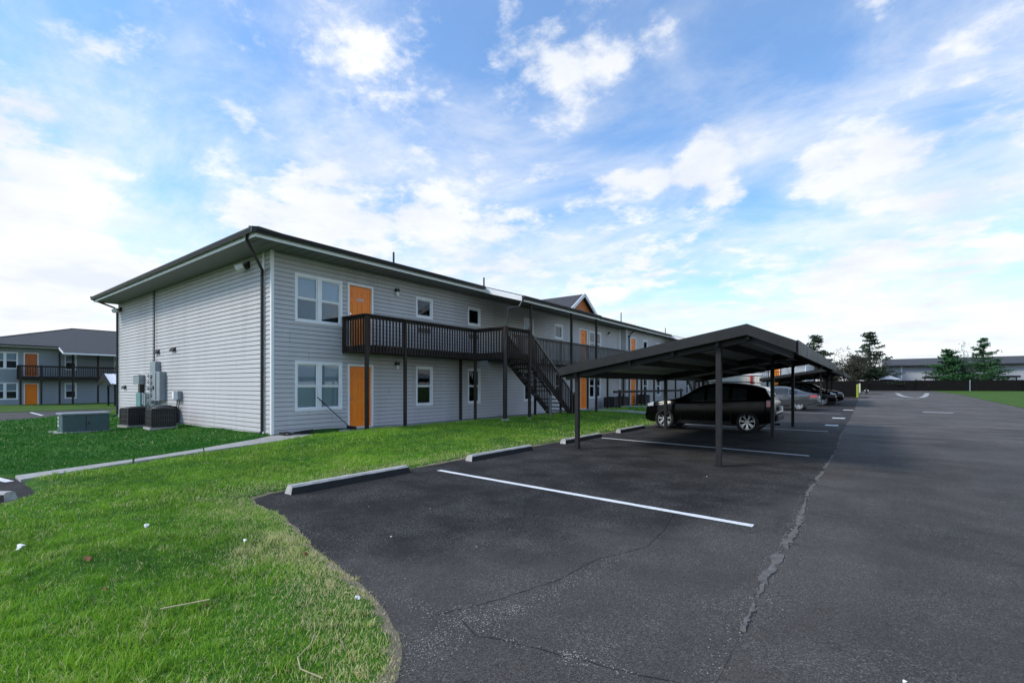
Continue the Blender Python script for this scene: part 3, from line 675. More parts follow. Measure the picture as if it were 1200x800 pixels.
HB = 5.5   # soffit height
def hip_roof(root, x0, x1, y0, y1, ze, slope, hip=(True, True), m='shingle'):
    xm = (x0+x1)/2; zr = ze+slope*(x1-x0)/2; r = (x1-x0)/2; ya = y0+(r if hip[0] else 0); yb = y1-(r if hip[1] else 0)
    b = MB(); A, B, C_, D_ = (x0, y0, ze), (x1, y0, ze), (x1, y1, ze), (x0, y1, ze); E_, F_ = (xm, ya, zr), (xm, yb, zr)
    b.quad(B, C_, F_, E_); b.quad(D_, A, E_, F_); b.quad(A, B, E_); b.quad(C_, D_, F_); b.quad(D_, C_, B, A)
    o = b.build('roof', m, root)
    c = MB()
    for (p, q) in ((E_, F_), (B, E_), (A, E_), (C_, F_), (D_, F_)):
        if p[0] != x0 and q[0] != x0 or True: c.beam(Vector(p)+Vector((0, 0, .01)), Vector(q)+Vector((0, 0, .01)), .26, .03)
    c.build('ridge_cap', m, o); return o
def gutter_profile(x, z, s=1): return [(x, z), (x+s*.012, z-.09), (x+s*.06, z-.12), (x+s*.09, z-.12), (x+s*.125, z-.02), (x+s*.125, z+.008), (x+s*.11, z+.008), (x+s*.11, z)]

# ===== main building
bl = empty('apartment_building', (-21.5, 18.6, 0), 'long two storey grey sided apartment building with orange doors and dark balconies', 'building')
X1 = -13.85; YS = 6.7; XW = -28.95; YE = 30.9
ops = []
def both(y0, y1, up, lo): ops.append((y0, y1, *up)); ops.append((y0, y1, *lo))
WU, WL = (3.50, 4.98), (.78, 2.31); SU = (4.18, 4.98)
for (a, b) in ((7.39, 9.0), (35.2-9.0, 35.2-7.39)): both(a, b, WU, WL)
for (a, b) in ((12.17, 13.04), (15.1, 15.93), (35.2-13.04, 35.2-12.17), (35.2-15.93, 35.2-15.1)): both(a, b, SU, WL)
for (a, b) in ((9.2, 10.22), (35.2-10.22, 35.2-9.2)): both(a, b, (2.85, 5.0), (.13, 2.28))
core = MB(); core.box(XW+.05, X1-.1, YS+.05, YE, -.3, HB); core.build('wall', 'wall_core', bl)
siding(bl, 'y', X1, 1, YS+.04, 14.0, .10, HB, ops)
siding(bl, 'y', X1, 1, 14.0, YE-.02, .10, HB, ops, joined=True)
siding(bl, 'x', YS, -1, XW+.08, X1-.5, .02, HB, [], seamlen=5.6)
siding(bl, 'x', YS, -1, X1-.40, X1-.05, .02, HB, [], joined=True)
# white corner boards and channel
c = MB(); c.box(X1-.05, X1+.03, YS-.02, YS+.06, .02, HB); c.build('corner_trim', 'white_trim', bl)
MB().box(X1-.5, X1-.40, YS-.03, YS+.02, .02, HB).build('corner_trim', 'white_trim', bl)
MB().box(XW-.02, XW+.08, YS-.03, YS+.05, 0, HB).build('corner_trim', 'white_trim', bl)
MB().box(-24.02, -23.97, YS-.024, YS, .9, HB).build('siding_joint', 'black_trim', bl)
MB().box(X1-.02, X1+.03, YE-.25, YE-.02, .1, HB).build('corner_trim', 'white_trim', bl)
MB().box(XW, X1+.0, YS-.008, YE, -.3, .05).build('foundation', 'concrete', bl)
for o_ in range(2):
    pass
for (a, b) in ((7.39, 9.0), (35.2-9.0, 35.2-7.39)):
    window(bl, X1, a, b, *WU, n=2); window(bl, X1, a, b, *WL, n=2, screen=False)
for i, (a, b) in enumerate(((12.17, 13.04), (15.1, 15.93), (35.2-15.93, 35.2-15.1), (35.2-13.04, 35.2-12.17))):
    window(bl, X1, a, b, *SU, bright=i > 1); window(bl, X1, a, b, *WL)
    # through-wall louvre under each small upper window
    q = MB()
    for k in range(4): q.box(X1, X1+.035, (a+b)/2-.3, (a+b)/2+.3, 3.62+k*.045, 3.62+k*.045+.03)
    if i < 2: q.build('wall_louvre', 'black_trim', bl)
door(bl, X1, 9.2, 10.22, 2.85, 5.0, '1080'); door(bl, X1, 9.2, 10.22, .13, 2.28)
door(bl, X1, 35.2-10.22, 35.2-9.2, 2.85, 5.0); door(bl, X1, 35.2-10.22, 35.2-9.2, .13, 2.28)
for y in (11.23, 28.9): wall_lamp(bl, X1, y, 4.94)
wall_lamp(bl, X1, 11.23, 2.25)
# eaves: soffit, fascia, gutter (clockwise round the near end)
XE, YEV, XWE = -12.86, 5.79, -29.1
s = MB(); s.box(XWE, XE-.02, YEV+.02, YS+.02, HB, HB+.02); s.box(X1-.1, XE-.02, YS+.02, 61.4, HB, HB+.02); s.build('soffit', 'soffit', bl)
g = MB()
for y in np.arange(6.0, 40, .305): g.box(X1+.02, XE-.03, y, y+.008, HB-.006, HB+.001)
g.build('soffit_groove', 'black_trim', bl)
f = MB(); f.box(XE-.02, XE, YEV, 61.4, HB-.02, HB+.16); f.box(XWE, XE-.02, YEV, YEV+.02, HB-.02, HB+.16); f.build('fascia', 'white_trim', bl)
GT = HB+.19
f = MB(); f.extr(gutter_profile(XE+.001, GT), YEV-.12, 15.0, 'y'); f.build('gutter', 'black_trim', bl)
f = MB(); f.extr(gutter_profile(XE+.001, GT), 21.95, 38.3, 'y'); f.build('gutter', 'black_trim', bl)
f = MB(); f.extr(gutter_profile(YEV-.001, GT, -1), XWE, XE+.12, 'x'); f.build('gutter', 'black_trim', bl)
hip_roof(bl, XWE-.03, XE+.05, YEV-.05, 61.5, HB+.20, .30, (True, False))
# downspouts
def spout(root, pts, r=.042): MB().tube(pts, r, 6).build('downspout', 'black_trim', root)
spout(bl, [(XE-.35, YEV-.06, HB+.08), (XE-.42, YEV-.02, HB-.05), (X1-.35, YS-.10, HB-.55), (X1-.42, YS-.075, HB-.72), (X1-.42, YS-.075, .22), (X1-.40, YS-.22, .08)])
spout(bl, [(XWE+.15, YEV-.06, HB+.08), (XWE+.2, YS-.2, HB-.2), (XW-.0, YS-.075, HB-.3), (XW-.0, YS-.075, .2), (XW-.02, YS-.25, .08)])
# porch roof over the stair, slope carried on down
PX0, PY0, PY1 = -10.95, 15.1, 21.85; PZ = HB+.20-.30*(PX0-XE-.05)
def porch(root, ya, yb, xe, px0):
    pz = HB+.20-.30*(px0-xe-.05); p = MB()
    top = [(xe+.05, HB+.203), (px0, pz+.003), (px0, pz-.03), (xe+.05, HB+.17)]
    p.extr(top, ya, yb, 'y'); p.build('porch_roof', 'shingle', root)
    p = MB(); p.extr([(xe-.1, HB+.12), (px0-.03, pz-.17), (px0-.03, pz-.19), (xe-.1, HB-.0)], ya+.03, yb-.03, 'y'); p.build('porch_soffit', 'soffit', root)
    p = MB()
    for yy in (ya-.0, yb-.03): p.extr([(xe-.0, HB+.19), (px0-.0, pz-.03), (px0-.0, pz-.23), (xe-.0, HB-.04)], yy, yy+.03, 'y')
    p.box(px0-.025, px0, ya+.03, yb-.03, pz-.23, pz-.03); p.build('porch_fascia', 'white_trim', root)
    p = MB(); p.extr(gutter_profile(px0+.001, pz-.035), ya, yb, 'y'); p.build('gutter', 'black_trim', root)
    return pz
pz = porch(bl, PY0, PY1, XE, PX0)
spout(bl, [(PX0+.06, PY0+.1, pz-.1), (PX0-.1, PY0-.05, pz-.45), (-11.05, 14.3, pz-.62), (-11.05, 14.3, 3.9), (-11.04, 14.12, 2.9), (-11.04, 14.12, .3)], .035)
# dormer gable
gy0, gy1, gyc, gzb, gzt = 22.2, 25.0, 23.6, 5.74, 6.72
gx = -12.95
dm = MB(); dm.quad((gx+.25, gyc, gzt), (-16.6, gyc, gzt), (-13.2, gy0-.1, gzb-.06), (gx+.25, gy0-.1, gzb-.06)); dm.quad((gx+.25, gy1+.1, gzb-.06), (-13.2, gy1+.1, gzb-.06), (-16.6, gyc, gzt), (gx+.25, gyc, gzt))
dmo = dm.build('dormer_roof', 'shingle', bl)
dm = MB(); dm.extr([(gy0+.05, gzb-.1), (gy1-.05, gzb-.1), (gyc, gzt-.1)], gx-.05, gx, 'x'); dm.build('gable_panel', 'rust_orange', dmo)
dm = MB()
for (ya, yb) in ((gy0-.12, gyc), (gy1+.12, gyc)): dm.beam((gx+.22, ya, gzb-.1), (gx+.22, yb, gzt-.045), .05, .17)
dm.build('rake_board', 'white_trim', dmo)
for (x, y, z, h) in ((-14.2, 11.4, 6.2, .42), (-14.2, 16.6, 6.2, .42), (-14.4, 27.9, 6.25, .5), (-14.4, 32.2, 6.25, .75), (-14.2, 41, 6.2, .5)):
    MB().tube([(x, y, z-.25), (x, y, z+h*.85)], .036, 8).build('vent_pipe', 'black_trim', bl)

# balcony one
ZD = 2.85; XF = -12.62
b1 = MB(); b1.box(X1, XF+.0, 9.04, 14.2, ZD-.2, ZD-.045); b1 = b1.build('balcony', 'deck_wood', bl)
dk = 'deck_wood'
def boards(root, x0, x1, y0, y1, z, m):
    n = int((x1-x0)/.14); w_ = (x1-x0)/n
    for i in range(n): MB().box(x0+i*w_+.004, x0+(i+1)*w_-.004, y0-.01, y1+.01, z-.04, z).build('deck_board', m, root)
boards(b1, X1+.03, XF, 9.04, 14.2, ZD, dk)
rail(b1, (X1+.05, 9.02), (XF+.04, 9.02), ZD, dk)
rail(b1, (XF+.04, 9.02), (XF+.04, 14.2), ZD, dk)
rail(b1, (XF+.04, 14.2), (-11.1, 14.2), ZD, dk)
for (x, y, w_) in ((XF, 9.08, .10), (XF, 10.62, .09), (XF, 14.22, .09), (X1+.3, 14.35, .09)): post(b1, x, y, lz(x, y)-.02 if y > 10 else .13, ZD+(.95 if x == XF else -.2), dk, w_, foot=False)
MB().box(X1+.02, X1+.11, 8.99, 9.08, ZD-.2, ZD+.93).build('post', dk, b1)
# landing and stair
la = MB(); la.box(X1, -11.12, 14.23, 17.3 if False else 15.85, ZD-.2, ZD-.045); la = la.build('landing', dk, bl)
boards(la, X1+.03, -11.12, 14.23, 15.85, ZD, dk)
rail(la, (-11.08, 14.25), (-11.08, 15.85), ZD, dk)
post(la, -11.1, 14.22, .24, ZD+1.0, dk, .12); post(la, -11.1, 15.85, .22, ZD+1.05, dk, .10)
MB().box(-11.14, -11.05, 15.9, 15.98, 2.6, pz-.15).build('post', dk, la)
st = MB(); NR = 14; run = 3.45; y0s = 15.9; zb = .2
def sz(t): return ZD-.03-(ZD-.03-zb)*t
for xx in (-11.14, -12.3): st.extr([(y0s, ZD-.02), (y0s+run+.15, zb+.03), (y0s+run+.15, zb-.08), (y0s+run-.12, zb-.08), (y0s, ZD-.36)], xx-.02, xx+.02, 'x')
sto = st.build('staircase', dk, bl)
for k in range(1, NR+1):
    t = k/NR; yy = y0s+run*(k-.5)/NR; z = ZD-(ZD-zb)*t
    MB().box(-12.28, -11.16, yy-.13, yy+.14, z-.02, z+.02).build('tread', 'grey_wood' if k % 4 == 1 else dk, sto)
for xx in (-11.1, -12.34):
    MB().beam((xx, y0s-.05, ZD+.93), (xx, y0s+run+.1, zb+.95), .09, .05).build('handrail', 'grey_wood' if xx == -11.1 else dk, sto)
    for k in range(25):
        t = (k+.5)/25; yy = y0s+run*t; MB().box(xx-.02, xx+.02, yy-.02, yy+.02, sz(t)-.2, sz(t)+.95).build('baluster', dk, sto)
post(sto, -11.06, 19.2, .15, pz-.02, dk, .09); MB().box(-11.13, -11.03, 19.45, 19.55, .1, 1.25).build('post', dk, sto); MB().box(-12.40, -12.30, 19.35, 19.45, .1, 1.2).build('post', dk, sto)
MB().box(-10.95, -10.88, 17.1, 17.17, .1, 1.15).build('post', 'grey_wood', sto)
# balcony two
b2 = MB(); b2.box(X1, -12.5, 15.9+.55, 30.6, ZD-.2, ZD-.045); b2 = b2.build('balcony', 'grey_wood', bl)
b2.data.materials[0] = MATS['deck_wood']
boards(b2, X1+.03, -12.5, 16.45, 30.6, ZD, dk)
rail(b2, (-12.46, 16.5), (-12.46, 30.6), ZD, 'grey_wood')
for y in (18.3, 20.6, 23.5, 26.0, 28.3, 30.5): MB().box(-12.54, -12.45, y-.045, y+.045, .12, ZD+1.0).build('post', dk, b2)
MB().box(PX0-.12, PX0-.03, 21.6, 21.7, .2, pz-.2).build('post', dk, b2)

# end-wall services
def louv(x, z, w_=.42):
    q = MB()
    for dx in (-.12, .12): q.extr([(YS-.01, z+.09), (YS-.12, z-.02), (YS-.12, z-.06), (YS-.01, z-.08)], x+dx-.08, x+dx+.08, 'x')
    q.build('vent_hood', 'black_trim', bl)
louv(-23.4, 2.95); louv(-21.6, 2.97); louv(-27.93, 1.5)
for (x, z) in ((-15.26, 5.25), (-28.5, 5.2)):
    m = MB(); m.box(x-.09, x+.09, YS-.10, YS-.015, z-.1, z+.1); fo = m.build('floodlight', 'black_trim', bl); m = MB(); m.beam((x-.05, YS-.12, z-.02), (x-.22, YS-.28, z-.1), .2, .16); m.build('lamp_head', 'plate_white', fo, bevel=.02)
# electric meter stack
ms = empty('meter_bank', (-23.2, YS, 0), 'grey electric meter bank with stacked round meters on the end wall above the dark condensers', 'electric meters')
m = MB(); m.box(-23.75, -23.1, YS-.20, YS-.02, 2.0, 2.55); m.build('service_box', 'meter_grey', ms, bevel=.01)
m = MB(); m.box(-23.95, -23.35, YS-.16, YS-.02, .75, 2.02); m.build('meter_panel', 'meter_grey', ms, bevel=.01)
m = MB(); m.box(-23.3, -22.45, YS-.24, YS-.02, .95, 2.12); m.build('breaker_cabinet', 'meter_grey', ms, bevel=.012)
m = MB(); m.box(-22.9, -22.84, YS-.25, YS-.238, 1.0, 2.08); m.box(-23.2, -23.12, YS-.27, YS-.24, 1.4, 1.55); m.build('cabinet_latch', 'black_trim', ms)
for k in range(5):
    z = .92+k*.26
    for dx in (0, .28):
        m = MB(); m.tube([(-23.80+dx, YS-.16, z), (-23.80+dx, YS-.27, z)], [.085, .08], 14); mo = m.build('meter', 'clear_lamp', ms, smooth=False)
        m = MB(); m.tube([(-23.80+dx, YS-.155, z), (-23.80+dx, YS-.19, z)], .098, 14); m.build('meter_ring', 'black_trim', mo)
        m = MB(); m.box(-23.85+dx, -23.75+dx, YS-.274, YS-.271, z-.03, z+.03); m.build('meter_dial', 'black_trim', mo)
MB().tube([(-23.6, YS-.08, 2.5), (-23.6, YS-.08, HB)], .022, 8).build('conduit', 'ac_panel', ms)
for xx in (-23.85, -23.55, -23.0): MB().tube([(xx, YS-.08, .98), (xx, YS-.08, -.05)], .03, 8).build('conduit', 'meter_grey', ms)
cb = empty('cable_box', (-25.2, YS, 0), 'grey square utility box on a pale green pedestal left of the meter bank', 'utility box')
m = MB(); m.box(-25.9, -25.1, YS-.22, YS-.02, 1.62, 2.02); m.build('box_body', 'meter_grey', cb, bevel=.01)
m = MB(); m.box(-25.93, -25.07, YS-.25, YS-.01, 2.0, 2.04); m.build('lid', 'plate_white', cb)
m = MB(); m.box(-25.35, -25.12, YS-.18, YS-.03, 1.2, 1.62); m.build('conduit', 'black_trim', cb)
m = MB(); m.box(-25.45, -24.85, YS-.24, YS-.03, 0.0, 1.25); m.build('pedestal', 'pale_teal', cb, bevel=.02)
m = MB(); m.box(-24.78, -24.62, YS-.2, YS-.03, .75, 1.25); m.box(-24.55, -24.38, YS-.2, YS-.03, .7, 1.2); m.build('small_box', 'meter_grey', cb, bevel=.01)
db = empty('disconnect_box', (-20.9, YS, 0), 'small grey disconnect box with conduits on the wall right of the meter bank', 'utility box')
m = MB(); m.box(-21.15, -20.72, YS-.17, YS-.02, 1.02, 1.36); m.build('box_body', 'meter_grey', db, bevel=.01)
m = MB(); m.box(-21.45, -21.2, YS-.13, YS-.02, 1.06, 1.32); m.build('small_box', 'white_trim', db, bevel=.01)
for xx in (-21.02, -20.84): MB().tube([(xx, YS-.08, 1.03), (xx+.02*(xx > -20.9), YS-.12, .4)], .018, 6).build('conduit', 'black_trim', db)
# condensers
def condenser():
    r = empty('air_conditioner', (0, 0, 0)); W_, H_ = .40, .78
    MB().box(-W_-.08, W_+.08, -W_-.08, W_+.08, -.04, .05).build('pad', 'concrete', r, local=True)
    MB().box(-W_+.03, W_-.03, -W_+.03, W_-.03, .06, H_-.05).build('coil', 'ac_dark', r, local=True)
    t = MB(); t.box(-W_-.01, W_+.01, -W_-.01, W_+.01, H_-.06, H_); t.tube([(0, 0, H_), (0, 0, H_+.04)], [.33, .30], 20); t.build('top_grille', 'ac_dark', r, local=True, bevel=.015)
    b = MB(); b.box(-W_-.01, W_+.01, -W_-.01, W_+.01, .05, .1); b.build('base_pan', 'ac_dark', r, local=True)
    for (i, j) in ((-1, -1), (1, -1), (1, 1), (-1, 1)): MB().box(i*W_-.025, i*W_+.025, j*W_-.025, j*W_+.025, .1, H_-.06).build('corner_post', 'ac_dark', r, local=True)
    sl = MB()
    for k in range(12):
        a = -W_+.06+k*(2*W_-.12)/11
        for s_ in (-1, 1): sl.box(a-.009, a+.009, s_*W_-.012, s_*W_+.012, .1, H_-.06); sl.box(s_*W_-.012, s_*W_+.012, a-.009, a+.009, .1, H_-.06)
    for z in (.3, .5): 
        for s_ in (-1, 1): sl.box(-W_, W_, s_*W_-.008, s_*W_+.008, z, z+.02); sl.box(s_*W_-.008, s_*W_+.008, -W_, W_, z, z+.02)
    tag(sl.build('louvre', 'ac_panel', r, local=True)); return r
ac = condenser(); spots = [(-21.9, 5.55, .12, 'left dark condenser beside the end wall, angled slightly'), (-21.3, 6.25, 0, 'middle dark condenser half hidden behind the right one'), (-19.75, 5.72, -.03, 'right dark condenser nearest the building corner'),
    (-13.05, 27.7, 0, 'dark condenser behind the low wooden rail in front of the balcony'), (-12.95, 29.0, .03, 'second dark condenser behind the low wooden rail'), (-12.9, 32.6, .0, 'farthest condenser behind the low wooden rail')]
for i, (x, y, a, lab) in enumerate(spots):
    o = ac if i == 0 else copy_tree(ac); o.location = (x, y, max(.03, lz(x, y)+.03)); o.rotation_euler = (0, 0, a); o.scale = (.85, .85, .88); tag(o, lab, 'air conditioner', 'condensers beside the building')
# transformer box on the lawn
tr = empty('utility_cabinet', (-22.0, 4.2, lz(-22, 4.2)), 'dark teal ground utility cabinet with pale lid on the left lawn', 'utility cabinet')
cy, cx, zt = 4.0, -22.0, lz(-22, 4.2)
M_ = MB(); M_.box(-21.75, -21.0, 3.4, 4.6, zt, zt+.62); M_.build('body', 'utility_green', tr, bevel=.02)
M_ = MB(); M_.box(-21.79, -20.96, 3.36, 4.64, zt+.60, zt+.66); M_.build('lid', 'meter_grey', tr, bevel=.015)
M_ = MB(); M_.box(-21.95, -20.85, 3.2, 4.75, zt-.05, zt+.04); M_.build('pad', 'old_concrete', tr, bevel=.01)
M_ = MB(); M_.box(-21.0, -20.99, 3.98, 3.995, zt+.05, zt+.58); M_.box(-21.0, -20.98, 4.04, 4.08, zt+.28, zt+.36); M_.build('door_seam', 'black_trim', tr)
for k in range(3): MB().box(-21.65, -21.53, 3.39, 3.4, zt+.2+k*.13, zt+.28+k*.13).build('warning_label', 'plate_white', tr)
# broom, cable
br = empty('broom', (-13.6, 9.1, .15), 'dark long handled broom leaning on the wall beside the lower orange door', 'broom')
MB().tube([(-13.55, 9.05, .24), (-13.81, 8.1, 1.2)], .014, 8).build('stick', 'black_plastic', br)
MB().beam((-13.7, 9.1, .19), (-13.3, 9.15, .17), .07, .12).build('brush', 'black_plastic', br, bevel=.015)
m = MB(); pts = []
for k in range(60): a = k*.42; pts.append((-13.45+.2*math.cos(a)*(1+.2*math.sin(k)), 7.25+.42*math.sin(a*.93)+.004*k, .145+.0012*k))
m.tube(pts, .013, 5); m.box(-13.7, -13.4, 6.85, 7.05, .13, .2); centre(m.build('cable_coil', 'cable', label='coil of black cable lying on the slab under the near window', cat='cable'))

# ===== second block of the building, stepping forward at y = 30.9
b3 = empty('apartment_building', (-20, 46, 0), 'far end block of the grey apartment row, partly hidden behind the carport roof', 'building')
X3 = -13.42; YB = 61.0
MB().box(XW, X3-.1, YE+.03, YB, -.3, HB-.005).build('wall', 'wall_core', b3)
ops3 = []; lay = [(31.55, 32.55, 'd'), (33.9, 34.85, 'w'), (36.7, 37.6, 'w'), (44.2, 45.1, 'w'), (46.8, 47.7, 'w'), (49.2, 50.2, 'd'), (50.6, 52.2, 'W'), (57, 58, 'd')]
for (a, b, k) in lay:
    ops3 += [(a, b, 2.85, 5.0), (a, b, .13, 2.28)] if k == 'd' else [(a, b, *(SU if k == 'w' else WU)), (a, b, *WL)]
siding(b3, 'y', X3, 1, YE+.06, YB, .10, HB-.01, ops3, joined=True)
siding(b3, 'x', YE+.02, -1, X1+.04, X3-.05, .10, HB-.01, [], joined=True)
c = MB(); c.box(X3-.05, X3+.03, YE-.0, YE+.08, .02, HB-.01); c.build('corner_trim', 'white_trim', b3)
for (a, b, k) in lay:
    if k == 'd': door(b3, X3, a, b, 2.85, 5.0); door(b3, X3, a, b, .13, 2.28)
    else:
        window(b3, X3, a, b, *(SU if k == 'w' else WU), n=2 if k == 'W' else 1, far=True); window(b3, X3, a, b, *WL, n=2 if k == 'W' else 1, far=True)
spout(b3, [(XE, 31.4, HB), (XE-.4, 31.3, HB-.3), (X3+.08, 31.2, HB-.5), (X3+.08, 31.2, .2)])
wall_lamp(b3, X3, 31.25, 4.9)
pz3 = porch(b3, 38.4, 45.2, XE, PX0)
g3 = MB(); g3.extr(gutter_profile(XE+.001, GT), 45.3, 61, 'y'); g3.build('gutter', 'black_trim', b3)
def gallery(root, ya, yb, X0, m='deck_wood', step=2.4):
    q = MB(); q.box(X0, -12.5, ya, yb, ZD-.2, ZD); q = q.build('balcony', 'deck_wood', root)
    rail(q, (-12.46, ya), (-12.46, yb), ZD, m, spacing=.15)
    y = ya+.1
    while y <= yb: MB().box(-12.55, -12.45, y-.05, y+.05, .1, ZD+1.0).build('post', 'deck_wood', q); y += step
    return q
gallery(b3, 31.2, 38.6, X3); gallery(b3, 45.0, 60.5, X3, step=2.9)
l3 = MB(); l3.box(X3, -11.12, 38.65, 40.2, ZD-.2, ZD); l3 = l3.build('landing', dk, b3); rail(l3, (-11.08, 38.7), (-11.08, 40.2), ZD, dk, spacing=.2); post(l3, -11.1, 38.7, .3, ZD+1, dk); post(l3, -11.1, 40.2, .3, pz3-.1, dk)
s3 = MB()
for xx in (-11.14, -12.3): s3.extr([(40.2, ZD-.02), (43.8, .25), (43.5, .12), (40.2, ZD-.36)], xx-.02, xx+.02, 'x')
s3 = s3.build('staircase', dk, b3)
for k in range(1, NR+1): yy = 40.2+run*(k-.5)/NR; z = ZD-(ZD-zb)*k/NR; MB().box(-12.28, -11.16, yy-.13, yy+.14, z-.02, z+.03).build('tread', 'grey_wood', s3)
MB().beam((-11.1, 40.2, ZD+.9), (-11.1, 43.7, 1.15), .09, .06).build('handrail', dk, s3)
for k in range(14): t = (k+.5)/14; MB().box(-11.12, -11.08, 40.2+run*t-.02, 40.2+run*t+.02, sz(t)-.1, sz(t)+.92).build('baluster', dk, s3)
# low wooden rail round the condensers
wr = empty('wooden_rail_fence', (-12.2, 27, 0), 'low dark wooden rail fence in front of the condensers on the lawn', 'fence')
x = -11.9
for y in (26.4, 30.4, 34.2, 38.0): MB().box(x-.06, x+.06, y-.06, y+.06, .1, 1.32).build('post', 'deck_wood', wr)
for (a, b) in ((25.6, 30.4), (30.4, 34.2), (34.2, 38.4)): MB().box(x-.05, x+.05, a+.005, b, 1.12, 1.27).build('rail', 'deck_wood', wr)

# ===== far left building
def small_far(root, X, lay, z0, col='far_siding_b'):
    pass
Z0 = -.36
bf = empty('apartment_building', (-68, 18, Z0), 'far left grey apartment building with hipped roof seen past the end wall', 'building')
XB = -60.5; yb0, yb1 = 4.3, 32.
MB().box(XB-15, XB-.1, yb0+.02, yb1, Z0-.2, Z0+5.35).build('wall', 'wall_core', bf)
layb = [(5.3, 6.9, 'W'), (7.25, 8.2, 'd'), (9.95, 10.8, 'T'), (13.6, 14.5, 'T')]
opsb = []
for (a, b, k) in layb: opsb += [(a, b, Z0+2.75, Z0+4.9), (a, b, Z0+.05, Z0+2.15)] if k == 'd' else [(a, b, Z0+3.4, Z0+4.9), (a, b, Z0+.7, Z0+2.2)]
_e = EXPO; EXPO = .2
siding(bf, 'y', XB, 1, yb0, yb1, Z0, Z0+5.35, opsb, joined=True, m='far_siding_b')
siding(bf, 'x', yb0, -1, XB-15, XB, Z0, Z0+5.35, [], joined=True, m='far_siding_b')
EXPO = _e
for (a, b, k) in layb:
    if k == 'd': door(bf, XB, a, b, Z0+2.75, Z0+4.9, col='rust_orange'); door(bf, XB, a, b, Z0+.05, Z0+2.15)
    else: window(bf, XB, a, b, Z0+3.4, Z0+4.9, n=2 if k == 'W' else 1, far=True); window(bf, XB, a, b, Z0+.7, Z0+2.2, n=2 if k == 'W' else 1, far=True)
ze = Z0+5.5
hip_roof(bf, XB-16, XB+1.0, 3.3, 34, ze, .30)
MB().box(XB+.95, XB+1.0, 3.3, 9.4, ze-.17, ze-.01).build('fascia', 'white_trim', bf)
MB().box(XB+1.0, XB+1.12, 3.3, 9.4, ze-.1, ze+.02).build('gutter', 'black_trim', bf)
pq = MB(); pq.extr([(XB+1.0, ze+.003), (XB+2.9, ze-.57), (XB+2.9, ze-.62), (XB+1.0, ze-.05)], 9.4, 22, 'y'); pq.build('porch_roof', 'shingle', bf)
pq = MB(); pq.extr([(XB+1.0, ze-.0), (XB+2.92, ze-.58), (XB+2.92, ze-.74), (XB+1.0, ze-.17)], 9.36, 9.42, 'y'); pq.box(XB+2.88, XB+2.93, 9.42, 22, ze-.74, ze-.6); pq.build('porch_fascia', 'white_trim', bf)
def gallery_b(ya, yb):
    q = MB(); q.box(XB, XB+1.3, ya, yb, Z0+2.5, Z0+2.75); q = q.build('balcony', 'deck_wood', bf)
    rail(q, (XB+1.34, ya), (XB+1.34, yb), Z0+2.75, 'deck_wood', spacing=.16); rail(q, (XB+.05, ya-.02), (XB+1.34, ya-.02), Z0+2.75, 'deck_wood', spacing=.16)
    for y in (ya+.05, 8.2, 9.4, 10.3, 12.1, 14.2, 17, 20):
        if y < yb: MB().box(XB+1.25, XB+1.38, y-.06, y+.06, Z0, Z0+(3.75 if y < 9.3 else 5.0)).build('post', 'deck_wood', q)
gallery_b(6.85, 22)
cp = empty('entry_canopy', (-50, 12, Z0), 'low canopy with white ribbed roof on dark posts in front of the far left building', 'canopy')
for (px, py) in ((-51.5, 11.2), (-49.5, 11.2), (-51.5, 14.5), (-49.5, 14.5)): MB().box(px-.06, px+.06, py-.06, py+.06, -.2, 2.0).build('post', 'carport_paint', cp)
q = MB(); q.quad((-48.6, 10.7, 1.7), (-48.6, 18, 1.7), (-50.5, 18, 2.55), (-50.5, 10.7, 2.55)); q.quad((-50.5, 10.7, 2.55), (-50.5, 18, 2.55), (-52.4, 18, 1.7), (-52.4, 10.7, 1.7)); q.build('roof_sheet', 'white_canvas', cp)
for k in range(14): MB().beam((-48.6, 10.8+k*.5, 1.72), (-50.5, 10.8+k*.5, 2.57), .05, .04).build('roof_rib', 'white_canvas', cp)
q = MB(); q.extr([(-48.55, 1.5), (-48.55, 1.72), (-50.5, 2.60), (-52.45, 1.72), (-52.45, 1.5), (-50.5, 1.9)], 10.64, 10.7, 'y'); q.build('gable_board', 'carport_paint', cp)

